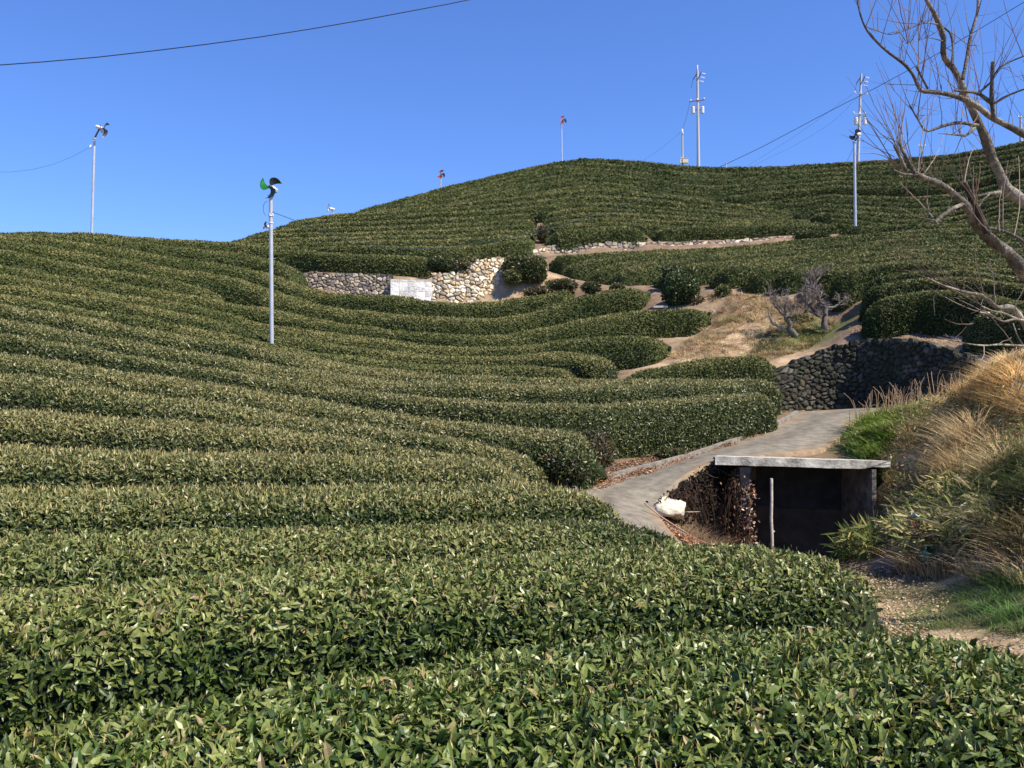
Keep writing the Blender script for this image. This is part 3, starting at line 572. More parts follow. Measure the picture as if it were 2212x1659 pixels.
# ------------------------------------------------------------------ stone walls
m_stone = mat('stone', vcol=True, rough=.88, noise=.3, nscale=11, bump=.8, bscale=14, spec=.25)
def stone_wall(name, B, T, cell, palette, label, gapcol, depth=.07, res=.045, rect=False, cap=.3, cat='stone wall', aspect=1.35, dark_patches=0, warp=0):
    B = np.array(B); T = np.array(T)
    s = np.concatenate([[0], np.cumsum(np.linalg.norm(np.diff(B, axis=0), axis=1))]); nu = int(s[-1] / res) + 2
    t = np.linspace(0, s[-1], nu)
    Bl = np.stack([np.interp(t, s, B[:, k]) for k in range(3)], 1); Tl = np.stack([np.interp(t, s, T[:, k]) for k in range(3)], 1)
    for _ in range(3):
        Bl[1:-1] = (Bl[:-2] + 2 * Bl[1:-1] + Bl[2:]) / 4; Tl[1:-1] = (Tl[:-2] + 2 * Tl[1:-1] + Tl[2:]) / 4
    H = np.linalg.norm(Tl - Bl, axis=1); hm = H.max(); nv = int(hm / res) + 2
    v = np.linspace(0, 1, nv); Pt = Bl[:, None] * (1 - v[None, :, None]) + Tl[:, None] * v[None, :, None]
    U = np.broadcast_to(t[:, None], Pt.shape[:2]); V = v[None] * H[:, None]
    T_ = nrm(np.gradient(Bl, axis=0) * np.array([1, 1, 0])); upv = nrm(Tl - Bl + 1e-6)
    Nn = nrm(np.cross(T_, upv)); Nn *= np.where((Nn * Bl).sum(1, keepdims=True) > 0, -1, 1)
    r2 = np.random.default_rng(len(label))
    if rect:
        rowi = np.floor(V / cell[1]).astype(int); ui = np.floor(U / cell[0] + (rowi % 2) * .5 * (rect == 2)).astype(int)
        fu = U / cell[0] + (rowi % 2) * .5 * (rect == 2) - ui; fv = V / cell[1] - rowi
        ed = np.minimum(np.minimum(fu, 1 - fu) * cell[0], np.minimum(fv, 1 - fv) * cell[1]); cid = (ui * 131 + rowi * 17) % 997
    else:
        cx = np.arange(-1, s[-1] / cell + 2); cy = np.arange(-1, hm / cell * aspect + 2)
        SX, SY = np.meshgrid(cx, cy, indexing='ij'); sd_ = np.stack([(SX + r2.random(SX.shape) * .95) * cell, (SY + r2.random(SX.shape) * .95) * cell / aspect], -1).reshape(-1, 2)
        q = np.stack([U, V], -1).reshape(-1, 2) + warp * 0
        q = q + (np.stack([vnoise(np.stack([q[:, 0], q[:, 1], q[:, 0] * 0], -1), 6, 1), vnoise(np.stack([q[:, 0], q[:, 1], q[:, 0] * 0], -1), 6, 2)], -1) - .5) * .06
        d1 = np.empty(len(q)); d2 = np.empty(len(q)); cid = np.empty(len(q), int)
        for a0 in range(0, len(q), 4000):
            dd = ((q[a0:a0 + 4000, None] - sd_[None]) * np.array([1, aspect])); dd = np.sqrt((dd ** 2).sum(-1)); o2 = np.argpartition(dd, 1, axis=1)[:, :2]
            e1 = np.take_along_axis(dd, o2, 1); sw = e1[:, 0] > e1[:, 1]; o2[sw] = o2[sw][:, ::-1]; e1[sw] = e1[sw][:, ::-1]
            d1[a0:a0 + 4000] = e1[:, 0]; d2[a0:a0 + 4000] = e1[:, 1]; cid[a0:a0 + 4000] = o2[:, 0]
        ed = ((d2 - d1) * .5).reshape(U.shape); cid = cid.reshape(U.shape)
    pr = r2.random((5000, 4)); pal = np.array(palette); cix = (cid % 4999)
    prof = np.clip(ed / (.03 if rect else .035 + .0 * ed), 0, 1); prof = prof * prof * (3 - 2 * prof)
    off = prof * depth * (.5 + .7 * pr[cix, 0]) if not rect else prof * depth
    if not rect: off = off + (vnoise(Pt, 12, 6) - .5) * .03
    c = pal[(pr[cix, 1] * len(pal)).astype(int) % len(pal)] * (.75 + .5 * pr[cix, 2])[..., None]
    c = np.where((prof < .35)[..., None], np.array(gapcol), c) * (.85 + .3 * vnoise(Pt, 7, 12))[..., None]
    if dark_patches:
        k = np.clip((vnoise(Pt * np.array([1, 1, .35]), 1.6, 21) - .5) * 3 + .3, 0, 1)[..., None] * dark_patches; c = c * (1 - k) + np.array([.03, .035, .02]) * k
    Q = Pt + Nn[:, None] * off[..., None]
    if not rect: Q[:, -1, 2] += (pr[cix[:, -1], 3] - .4) * .14
    back = -Nn * cap; cap1 = Q[:, -1] + back * .5 + np.array([0, 0, .02]); cap2 = Tl + back; cap3 = Bl + back - np.array([0, 0, .3])
    Q = np.concatenate([Q, cap1[:, None], cap2[:, None], cap3[:, None]], 1)
    c = np.concatenate([c, c[:, -1:], c[:, -1:], c[:, -1:]], 1)
    mb = MB(); mb.grid(Q, color=c)
    ob = mb.build(name, m_stone, loc=Bl[len(Bl) // 2]); return tag(ob, label, cat)
D = np.array
stone_wall('stone_wall', [P(p[0], p[1] + 8, p[2]) for p in WB], [P(*p) for p in WT], .21, [(.055,.05,.038),(.075,.07,.052),(.035,.035,.026),(.11,.10,.08),(.055,.048,.03),(.045,.05,.03)],
           'tall curved dark stone retaining wall above the road bend', (.018,.016,.012), depth=.075, res=.04, dark_patches=.6)
stone_wall('stone_wall', [P(655,650,42.3), P(720,650,42.2), P(780,650,42), P(846,650,41.7)], [P(655,588,42.6), P(720,592,42.5), P(780,594,42.3), P(846,597,42)], .23,
           [(.30,.24,.18),(.24,.19,.15),(.40,.33,.25),(.18,.15,.12),(.46,.37,.26),(.22,.19,.17)], 'grey-brown rubble wall left of the white concrete blocks', (.09,.07,.05), depth=.06, res=.035)
stone_wall('concrete_block_wall', [P(843,664,41.4), P(888,664,41.3), P(936,664,41.2)], [P(843,603,41.6), P(888,605,41.5), P(932,608,41.4)], (.42,.24),
           [(.84,.79,.69),(.88,.84,.74),(.78,.73,.64)], 'whitish concrete block wall between the two stone walls', (.62,.57,.49), depth=.008, res=.03, rect=1, cat='block wall')
stone_wall('stone_wall', [P(934,668,41.2), P(985,668,41.0), P(1040,668,41.0), P(1100,666,41.4), P(1112,660,41.8)], [P(933,591,41.6), P(985,592,41.5), P(1030,564,41.6), P(1080,559,42.0), P(1094,560,42.4)], .27,
           [(.66,.54,.36),(.72,.62,.46),(.60,.44,.25),(.50,.40,.28),(.74,.66,.52),(.42,.34,.25)], 'pale yellow rubble wall with big bright stones', (.24,.17,.10), depth=.08, res=.045)
stone_wall('stone_wall', [P(1100,566,48.0), P(1165,560,49.4), P(1182,557,49.7), P(1270,554,50.0), P(1370,550,50.3), P(1490,544,50.6), P(1570,540,50.9), P(1659,530,51.1), P(1724,520,51.3)],
           [P(1100,560,48.2), P(1165,538,49.6), P(1182,531,49.9), P(1270,526,50.2), P(1380,525,50.5), P(1490,523,50.8), P(1570,522,51.1), P(1659,514,51.3), P(1724,512,51.5)], .33,
           [(.40,.33,.25),(.30,.25,.19),(.50,.43,.34),(.24,.20,.16),(.46,.37,.26)], 'long low stone wall crossing the hillside below the lit hill', (.12,.09,.06), depth=.07, res=.05, aspect=1.6)
# wall and bank edge left of the shed
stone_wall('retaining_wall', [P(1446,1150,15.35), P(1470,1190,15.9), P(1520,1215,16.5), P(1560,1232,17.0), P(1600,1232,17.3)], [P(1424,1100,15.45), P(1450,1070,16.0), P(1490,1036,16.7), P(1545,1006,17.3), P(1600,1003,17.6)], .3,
           [(.03,.022,.017),(.042,.03,.022),(.02,.017,.014)], 'dark overgrown retaining wall left of the shed', (.012,.01,.008), depth=.08, res=.05, cat='retaining wall')  # wall turned from the sun; its shade is put into the stone colours

# ------------------------------------------------------------------ road and kerb
m_road = mat('asphalt', vcol=True, rough=.9, noise=.36, nscale=4.5, bump=.35, bscale=60, spec=.3)
def resample(P3, n):
    s = np.concatenate([[0], np.cumsum(np.linalg.norm(np.diff(P3, axis=0), axis=1))]); 
    return P3
La, Ra = PP(RL), PP(RR)
def dense(A, n=10):
    t = np.linspace(0, len(A) - 1, (len(A) - 1) * n + 1); B = np.stack([np.interp(t, np.arange(len(A)), A[:, k]) for k in range(3)], 1)
    for _ in range(14): B[1:-1] = (B[:-2] + B[1:-1] * 2 + B[2:]) / 4
    return B
Ld, Rd = dense(La), dense(Ra)
tt = np.linspace(0, 1, 26)[None, :, None]; RG = Ld[:, None] * (1 - tt) + Rd[:, None] * tt
RG[..., 2] += .05 + .03 * np.sin(tt[..., 0] * math.pi)
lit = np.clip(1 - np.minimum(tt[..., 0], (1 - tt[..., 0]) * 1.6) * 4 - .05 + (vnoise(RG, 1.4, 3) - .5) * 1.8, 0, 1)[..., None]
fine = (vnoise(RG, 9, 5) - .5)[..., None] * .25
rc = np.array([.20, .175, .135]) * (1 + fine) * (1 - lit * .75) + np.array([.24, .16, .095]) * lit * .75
trk = np.exp(-((tt - .45) / .13) ** 2) * .25; rc = rc * (1 - trk)
RG = np.concatenate([RG[:, :1] - [0, 0, .4], RG, RG[:, -1:] - [0, 0, .5]], 1); rc = np.concatenate([rc[:, :1], rc, rc[:, -1:]], 1)
g = MB(); g.grid(RG, color=rc); tag(g.build('road', m_road, smooth=True), 'worn narrow asphalt farm road curving up past the shed', None, None, 'structure')
m_conc = mat('concrete', (.33, .31, .27), rough=.9, noise=.35, nscale=6, bump=.5, bscale=30)
m_white_conc = mat('pale_concrete', (.62, .58, .50), rough=.9, noise=.25, nscale=5, bump=.6, bscale=18)
kl = Ld[28:96]
kb = MB(); Tk = nrm(np.gradient(kl, axis=0) * np.array([1, 1, 0])); Nk = np.stack([-Tk[:, 1], Tk[:, 0], Tk[:, 0] * 0], 1)
kl = kl - Nk * .1
K = np.stack([kl + [0, 0, -.05], kl + [0, 0, .15], kl + Nk * .12 + [0, 0, .15], kl + Nk * .13 + [0, 0, -.1]], 1)
m_kerb = mat('kerb_concrete', (.20, .18, .15), rough=.95, noise=.5, nscale=7, bump=.6, bscale=25)
kb.grid(K, color=(.3, .3, .3)); tag(kb.build('kerb', m_kerb), 'low concrete kerb between the road and the hedges', 'kerb')

# ------------------------------------------------------------------ the shed
root = empty('shed', (P(1720,1230,17)[0], 17.2, -3.6), 'small dark open concrete shed with pale flat roof edge', 'shed')
m_slab = mat('slab', (.44, .415, .36), rough=.9, noise=.8, nscale=3.2, bump=.4, bscale=22)
m_shed_shade = mat('shaded_concrete', (.045, .042, .038), rough=.95, noise=.5, nscale=3, bump=.5, bscale=12)  # near-black colour carries the shade inside the shed
m_dark_conc = mat('dark_concrete', (.15, .13, .11), rough=.95, noise=.7, nscale=5, bump=.6, bscale=20)  # side wall's interior shade put into the colour; the pillar shares it
m_side = mat('side_concrete', (.42, .38, .33), rough=.95, noise=.6, nscale=6, bump=.6, bscale=20)
def slab(mb, px0, px1, y0a, y0b, tha, thb, D0, D1, drop):
    n = 40; X = np.linspace(0, 1, n); top = []; bot = []
    p0, p1 = P(px0, y0a, D0), P(px1, y0b, D0 + .15)
    line = p0 + (p1 - p0) * X[:, None]; th = tha + (thb - tha) * np.clip((X - .84) / .06, 0, 1); wob = (vnoise(line * 5, 1, 3) - .5) * .008
    ft = line + np.stack([X * 0, X * 0, wob], 1); fb = ft - np.stack([X * 0, X * 0, th], 1) + np.stack([X * 0, X * 0, (vnoise(line * 4, 1, 9) - .5) * .012], 1)
    sh = np.array([.47, D1 - D0, -drop]); bt = ft + sh; bb = fb + sh
    mb.grid(np.stack([fb, ft, bt, bb, fb], 1))
    for k in (0, n - 1): mb.add([fb[k], ft[k], bt[k], bb[k]], quads=[(0, 1, 2, 3)])
s_ = Part(); slab(s_, 1545, 1924, 986, 997, .16, .115, 16.5, 18.3, .13); s_.part('roof_slab', m_slab, root)
s_ = Part()
def wbox(mb, x0, x1, y0, y1, z0, z1): mb.box(((x0 + x1) / 2, (y0 + y1) / 2, (z0 + z1) / 2), ((x1 - x0) / 2, (y1 - y0) / 2, (z1 - z0) / 2))
xl, xr = P(1548,0,16.7)[0], P(1880,0,16.7)[0]
wbox(s_, xl, xr + .1, 18.16, 18.34, -3.75, -1.66); s_.part('back_wall', m_shed_shade, root)
s_ = Part(); wbox(s_, xr, xr + .08, 16.62, 18.155, -3.75, -1.62); s_.part('side_wall', m_dark_conc, root)
s_ = Part(); wbox(s_, xl - .12, xl + .02, 17.25, 18.155, -3.75, -1.64); s_.part('side_wall', m_shed_shade, root)
s_ = Part(); 
zz_ = np.linspace(-3.75, -1.58, 14); pc = P(1608,0,16.75)
for k in range(13):
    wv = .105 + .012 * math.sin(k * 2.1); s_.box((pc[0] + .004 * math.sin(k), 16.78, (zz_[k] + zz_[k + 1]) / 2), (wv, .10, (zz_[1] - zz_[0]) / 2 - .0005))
s_.part('pillar', m_dark_conc, root)

m_wood = mat('pale_wood', (.58, .53, .44), rough=.8, noise=.3, nscale=10, bump=.4, bscale=30)
pp = [P(1666.5,1034,16.3), P(1667,1080,16.3), P(1666,1120,16.3), P(1668,1160,16.3), P(1669,1250,16.3)]
mb = MB(); mb.tube(pp, [.026, .025, .027, .026, .03], n=8); mb.box(pp[3] + D([.03,0,.1]), (.015,.012,.012)); 
tag(mb.build('post', m_wood, loc=pp[-1]), 'thin whitened wooden post standing before the shed', 'post')

m_vine = mat('dead_vine', vcol=True, rough=.85, spec=.2)
def vines(center_fn, n, label, leaf_n, cols, name='dead_vine'):
    mb = MB(); 
    for k in range(n):
        a_, b_ = center_fn(); m = 7; t = np.linspace(0, 1, m)[:, None]
        ln = a_ * (1 - t) + b_ * t + np.cumsum(rng.normal(size=(m, 3)) * .025, 0)
        mb.tube(ln, np.linspace(.007, .003, m), n=4, color=D([.07,.042,.028]) * (.5 + rng.random()), cap=False)
    pos = []
    for k in range(leaf_n):
        a_, b_ = center_fn(); t = rng.random(); pos.append(a_ * (1 - t) + b_ * t + rng.normal(size=3) * .05)
    pos = D(pos); m = len(pos); c = D(cols)[rng.integers(0, len(cols), m)] * (.5 + .8 * rng.random((m, 1)))
    leaves(mb, pos, nrm(rng.normal(size=(m, 3)) + D([0,0,-.4])), nrm(rng.normal(size=(m, 3)) + D([.4,-.8,.3])), .05 + .04 * rng.random(m), .035 + .03 * rng.random(m), c, 0)
    return tag(mb.build(name, m_vine, loc=pos.mean(0)), label, 'dead vine')
def f1():
    z0 = -1.6 - .3 * rng.random(); a_ = D([pc[0] - .20 + rng.normal() * .07, 16.66, z0]); return a_, D([a_[0] - .06 + rng.normal() * .1, 16.6, -3.3])
vines(f1, 38, 'reddish dead creeper climbing the shed pillar', 520, [(.07,.032,.018),(.10,.05,.026),(.04,.024,.015),(.2,.12,.07)])  # leaf colours darkened to hold the shade beside the pillar
def f1b():
    a_ = D([pc[0] + .0 + rng.normal() * .07, 16.655, -1.9]); return a_, D([a_[0] + rng.normal() * .03, 16.655, -3.3])
vines(f1b, 10, 'brown leafy creeper flat on the front of the shed pillar', 620, [(.16,.07,.04),(.46,.34,.26),(.10,.05,.03),(.55,.46,.38),(.24,.12,.07)])
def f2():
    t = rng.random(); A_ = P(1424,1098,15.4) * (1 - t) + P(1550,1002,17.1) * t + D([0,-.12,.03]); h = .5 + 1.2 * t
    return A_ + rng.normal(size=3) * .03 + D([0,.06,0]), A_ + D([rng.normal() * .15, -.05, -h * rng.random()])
vines(f2, 190, 'tangle of dark dead vines hanging on the wall left of the shed', 1700, [(.014,.010,.007),(.022,.014,.010),(.012,.012,.008),(.06,.03,.018)])  # shade on this side of the shed is painted into the vine colours

# pale cement lump at the corner of the road
def rock(center, rad, seed, label, m, name='rock', cat='rock', flat=1.0):
    th = np.linspace(0.01, math.pi - .01, 22); ph = np.linspace(0, 2 * math.pi, 37)[:-1]; TH, PH = np.meshgrid(th, ph, indexing='ij')
    d = np.stack([np.sin(TH) * np.cos(PH), np.sin(TH) * np.sin(PH), np.cos(TH)], -1); d2 = np.sign(d) * np.abs(d) ** .8
    k = .75 + .5 * vnoise(d + seed, 1.6, seed) + .12 * (vnoise(d + seed, 6, seed) - .5)
    mb = MB(); mb.grid(D(center) + d2 * D(rad) * k[..., None], color=(.5,.5,.5), closed=True); return tag(mb.build(name, m, smooth=True, loc=D(center)), label, cat)
m_lime = mat('lime_cement', (.62, .55, .42), rough=.9, noise=.35, nscale=9, bump=.6, bscale=18)
rock(P(1440,1090,15.7) - D([0,0,.05]), (.31,.62,.17), 9, 'bright cream cement lump at the road edge by the shed', m_lime, 'cement_lump', 'cement lump')
m_brownrock = mat('brown_rock', (.38, .25, .16), rough=.9, noise=.3, nscale=9, bump=.5, bscale=20)
rock(P(2020,1327,10.0), (.055,.05,.05), 5, 'small orange-brown stone on the grass, the left of a pair', m_brownrock)
rock(P(2057,1323,10.1), (.06,.05,.035), 6, 'flat pale brown stone on the grass, the right of a pair', m_brownrock)
m_block = mat('block', (.5, .45, .36), rough=.9, noise=.2)
mb = MB(); mb.box((0,0,0), (.2,.15,.16)); mb.box((0,0,.175), (.22,.17,.014)); o = mb.build('concrete_block', m_block); o.location = P(1731,468,60.6); tag(o, 'small pale concrete block on the hill saddle', 'block')
mb = MB(); mb.box((0,0,0), (.28,.2,.035)); mb.box((.02,0,.04), (.25,.18,.004)); o = mb.build('stone_slab', m_block); o.location = P(1425,664,35.3); tag(o, 'flat stone slab on soil left of the dark bush', 'stone slab')

# ------------------------------------------------------------------ litter and debris
m_dry = mat('dry_grass', vcol=True, rough=.8, spec=.25, trans=.4)
m_grass = mat('green_grass', vcol=True, rough=.6, spec=.35, trans=.25)
def blades(mb, base, h, lean, wd, c, m=0, droop=.5):
    n = len(base); up = D([0,0,1.]); side = nrm(np.cross(lean + up * .01, up) + 1e-6)
    pts = []
    for t in (0, .4, .75, 1.0):
        p = base + up * (h * (t - droop * t * t * .55))[:, None] + lean * (h * t * t * .9)[:, None]; pts.append(p)
    W_ = [1, .85, .5, 0]
    V = np.stack([pts[0] - side * wd[:, None] * .5, pts[0] + side * wd[:, None] * .5, pts[1] - side * wd[:, None] * .42, pts[1] + side * wd[:, None] * .42, pts[2] - side * wd[:, None] * .25, pts[2] + side * wd[:, None] * .25, pts[3]], 1)
    off = (np.arange(n) * 7)[:, None, None]
    mb.add(V.reshape(-1, 3), tris=(D([[(4,5,6)]]) + off).reshape(-1, 3).astype(int), quads=(D([[(0,1,3,2),(2,3,5,4)]]).reshape(1, 2, 4) + off).reshape(-1, 4).astype(int), color=np.repeat(c, 7, 0), m=m)
def inpoly(x, y, poly):
    r_ = np.zeros(len(x), bool); n = len(poly)
    for i in range(n):
        x0, y0 = poly[i]; x1, y1 = poly[(i + 1) % n]
        c_ = ((y0 > y) != (y1 > y)) & (x < (x1 - x0) * (y - y0) / (y1 - y0 + 1e-12) + x0); r_ ^= c_
    return r_
def plan(poly): return [tuple(P(*p)[:2]) for p in poly]
def scatter(poly, n):
    pl = plan(poly); a_ = D(pl); lo, hi = a_.min(0), a_.max(0); out = []
    while sum(len(o) for o in out) < n:
        q = lo + rng.random((n * 2, 2)) * (hi - lo); q = q[inpoly(q[:, 0], q[:, 1], pl)]; out.append(q)
    q = np.vstack(out)[:n]; return np.column_stack([q, gz(q[:, 0], q[:, 1])])
def grass(poly, n, hmin, hmax, cols, name, label, m, wid=.008, leanb=(0, 0, 0), leans=.8, clump=1.5, droop=.6, cat=None):
    b_ = scatter(poly, int(n * 2.2)); k = vnoise(b_, clump, 31); b_ = b_[rng.random(len(b_)) < np.clip((k - .28) * 2.2, .05, 1)][:n]; n = len(b_)
    ln = rng.normal(size=(n, 3)) * D([1, 1, 0]) * leans * .85 + D(leanb); kk = vnoise(b_, .8, 17)[:, None]; ln[:, :2] += (np.stack([vnoise(b_, .9, 41), vnoise(b_, .9, 43)], 1) - .5) * 1.6
    h = hmin + (hmax - hmin) * rng.random(n) ** 1.5 * (.5 + vnoise(b_, 1.1, 13)); c = D(cols)[rng.integers(0, len(cols), n)] * (.65 + .6 * rng.random((n, 1))) * (.75 + .5 * kk)
    w_ = np.maximum(wid, b_[:, 1] * .00045) * (.6 + .8 * rng.random(n))
    mb = MB(); blades(mb, b_ - D([0,0,.03]), h, ln, w_, c, 0, droop); return tag(mb.build(name, m), label, cat, None, 'stuff')
def tufts(poly, nt_, nb, h0, h1, cols, name, label, m, wid=.010, spread=1.0, droop=.75, fall=(0, 0), cat='grass', rad=.08, patch=None, kmin=.2):
    cen = scatter(poly, nt_ * 2); k = vnoise(cen, patch or .8, 61); cen = cen[k > kmin + .3 * rng.random(len(cen))][:nt_]; nt2 = len(cen)
    idx = np.repeat(np.arange(nt2), rng.poisson(nb, nt2)); n = len(idx); ct = D(cols)[rng.integers(0, len(cols), nt2)] * (.7 + .5 * rng.random((nt2, 1)))
    ht = (h0 + (h1 - h0) * rng.random(nt2) ** 1.3)
    an = rng.random(n) * 2 * math.pi; rr_ = rng.random(n) ** .6; d_ = np.stack([np.cos(an) * rr_, np.sin(an) * rr_, an * 0], 1)
    tilt = rng.normal(size=(nt2, 3)) * D([.4, .4, 0]) + D([fall[0], fall[1], 0])
    b_ = cen[idx] + d_ * rad; b_[:, 2] = gz(b_[:, 0], b_[:, 1]) - .03
    ln = d_ * spread + tilt[idx] + rng.normal(size=(n, 3)) * D([.35, .35, 0]); h = ht[idx] * (.6 + .6 * rng.random(n)); w_ = np.maximum(wid, b_[:, 1] * .0006) * (.6 + .8 * rng.random(n))
    c = ct[idx] * (.75 + .5 * rng.random((n, 1))); mb = MB(); blades(mb, b_, h, ln, w_, c, 0, droop)
    return tag(mb.build(name, m), label, cat, None, 'stuff')
def litter_patch(poly, n, label, cols, L=.05, lift=.02):
    b_ = scatter(poly, n); b_[:, 2] += lift + rng.random(n) * .03; mb = MB()
    Lq = np.maximum(L, b_[:, 1] * .0022) * (.6 + .8 * rng.random(n))
    leaves(mb, b_, nrm(rng.normal(size=(n, 3)) * D([1,1,.3])), nrm(rng.normal(size=(n, 3)) * .35 + D([0,0,1.])), Lq, Lq * .55, D(cols)[rng.integers(0, len(cols), n)] * (.6 + .7 * rng.random((n, 1))), 0)
    tag(mb.build('leaf_litter', m_vine), label, 'leaf litter', None, 'stuff')
RED = [(.34,.15,.08),(.28,.12,.06),(.42,.24,.13),(.2,.1,.06),(.45,.32,.2)]
bank = [(1905,1020,17.3),(1940,985,18.4),(1975,950,19.7),(1960,900,21.5),(1990,888,21.4),(2060,872,20.2),(2140,826,18.6),(2212,780,16.8),(2380,800,16.5),(2400,1000,10.8),(2380,1230,9.4),(2212,1280,9.6),(2100,1270,10.8),(1950,1250,12.6),(1893,1215,15.0),(1915,1080,16.6)]
STRAW = [(.72,.53,.26),(.82,.64,.36),(.60,.42,.19),(.42,.28,.13),(.70,.55,.32),(.26,.18,.09)]
GRN = [(.09,.13,.03),(.13,.17,.045),(.06,.10,.025),(.17,.19,.06)]
tufts(bank, 1300, 20, .12, .55, STRAW + [(.7,.6,.38)], 'dry_grass', 'straw-coloured dry grass matting the bank right of the shed', m_dry, wid=.014, spread=.95, fall=(-.15,-.15), rad=.12, patch=1.4, kmin=.28)
grass(bank, 9000, .06, .2, STRAW, 'dry_grass', 'short dry grass under the longer tufts on the bank', m_dry, leanb=(-.3,-.2,0), cat='grass', wid=.010)
tufts([(2010,1010,16.5),(2070,960,16.8),(2140,960,15),(2160,1060,13.2),(2080,1080,14.2),(2020,1060,15.2)], 12, 90, .7, 1.05, [(.86,.70,.42),(.78,.60,.34)], 'dry_grass', 'long pale straw tussocks drooping on the middle of the bank', m_dry, wid=.010, spread=.8, fall=(-.55,-.35), rad=.16, kmin=-.3)
tufts([(2120,1150,12.2),(2200,1120,11.4),(2260,1180,10.4),(2180,1210,10.6)], 7, 90, .5, .8, [(.86,.70,.42),(.75,.58,.32)], 'dry_grass', 'pale straw tussocks above the green grass at the lower right', m_dry, wid=.009, spread=.9, fall=(-.5,-.3), rad=.14, kmin=-.3)
tufts([(2060,885,19.9),(2140,840,18.2),(2212,800,16),(2330,820,14.5),(2300,900,13.4),(2170,900,15.5)], 160, 40, .35, .7, [(.86,.62,.30),(.78,.55,.26),(.66,.46,.22)], 'dry_grass', 'golden dry grass crowning the top of the bank at right', m_dry, wid=.013, spread=.9, fall=(-.3,-.2), rad=.14, kmin=-.1)
grass(bank, 2500, .1, .4, [(.5,.4,.2),(.22,.25,.08),(.36,.28,.14),(.14,.19,.05)], 'undergrowth', 'dull mixed undergrowth on the bank right of the shed', m_dry, wid=.012, leanb=(-.2,-.2,0), cat='undergrowth')
tufts([(1838,985,19.0),(1848,930,21.2),(1905,903,22.2),(1990,905,21.0),(2000,950,19.6),(1930,975,18.9),(1905,1000,17.6)], 330, 20, .3, .6, [(.2,.34,.05),(.28,.42,.08),(.16,.27,.05),(.36,.42,.13),(.5,.45,.2)], 'green_grass', 'bright green grass at the head of the bank beside the road', m_grass, wid=.028, spread=.8, fall=(-.4,-.35), rad=.1, kmin=.0)
grass([(2120,1060,13.5),(2212,1000,13.2),(2380,1000,11),(2380,1150,10),(2212,1160,11),(2140,1130,12.3)], 5000, .2, .55, GRN, 'green_grass', 'shaded green grass high on the bank at the right edge', m_grass, wid=.012, leanb=(-.4,-.3,0), cat='grass')
grass([(1850,1240,13.4),(1890,1310,10.8),(1915,1380,9.0),(2000,1372,9.0),(2060,1300,10.4),(2050,1255,11.6),(1960,1235,12.6)], 6000, .03, .12, GRN + [(.3,.24,.12),(.22,.17,.08)], 'green_grass', 'thin grass in the gap between the shed corner and the path', m_grass, wid=.006, leans=.9, cat='grass')
litter_patch([(1840,1240,13.6),(1880,1330,10.4),(1900,1410,8.5),(1970,1400,8.6),(2060,1300,10.4),(1960,1235,12.6)], 2600, 'straw and leaf litter between the shed corner and the path', [(.4,.3,.17),(.3,.2,.12),(.5,.4,.25)], .035)
grass([(1925,1300,11),(2000,1265,11.4),(2212,1240,10),(2380,1240,9.4),(2380,1380,8),(2212,1385,8.4),(2060,1370,8.9),(1950,1360,9.4)], 15000, .03, .13, GRN + [(.2,.17,.08)], 'green_grass', 'short green grass beside the dirt path at lower right', m_grass, wid=.006, leans=.9, cat='grass')
tufts([(2060,1290,10.5),(2110,1255,10.8),(2212,1240,10),(2300,1290,9.4),(2250,1370,8.4),(2150,1375,8.6),(2110,1320,9.5)], 70, 30, .14, .36, [(.10,.20,.04),(.15,.26,.05),(.08,.15,.03)], 'green_grass', 'taller arching green grass blades beside the path at lower right', m_grass, wid=.007, spread=1.2, rad=.06, kmin=.0)
slope = [(1440,775,28.9),(1480,735,30.6),(1550,690,32.6),(1530,640,36),(1600,632,35.5),(1680,645,33.6),(1760,660,32.6),(1800,690,31),(1800,735,29.9),(1720,772,28.8),(1640,800,27.2),(1560,766,28.3),(1460,785,27.8)]
tufts(slope, 620, 18, .10, .38, [(.5,.36,.2),(.6,.46,.27),(.4,.28,.16),(.26,.24,.1),(.3,.2,.12),(.68,.54,.34)], 'dry_grass', 'straw-coloured dry grass on the slope below the round bush', m_dry, wid=.012, spread=1.1, fall=(-.3,-.3), rad=.12, kmin=.15)
grass(slope, 7000, .05, .16, [(.42,.3,.17),(.3,.21,.12),(.5,.37,.2),(.2,.2,.08)], 'dry_grass', 'short dry turf on the slope below the round bush', m_dry, leanb=(-.3,-.3,0), cat='grass')
grass([(1610,770,28.6),(1660,720,30.4),(1740,690,31.4),(1800,690,31),(1810,730,30),(1740,765,29),(1680,780,28.6)], 8000, .05, .22, [(.14,.16,.05),(.2,.2,.07),(.1,.13,.035)], 'green_grass', 'olive grass around the plum trees', m_grass, cat='grass')
grass([(1120,640,41.2),(1200,600,42.3),(1240,615,41),(1200,640,40.8)], 3000, .05, .2, STRAW, 'dry_grass', 'thin dry grass between the pale wall and the terrace tips', m_dry, cat='grass')
grass([(1462,1160,15.2),(1580,1195,15.9),(1610,1215,15.8),(1590,1230,15),(1480,1215,14.4)], 2500, .15, .5, [(.34,.2,.12),(.28,.18,.1),(.42,.3,.18)], 'dry_grass', 'reddish dry grass at the foot of the shed pillar', m_dry, cat='grass')
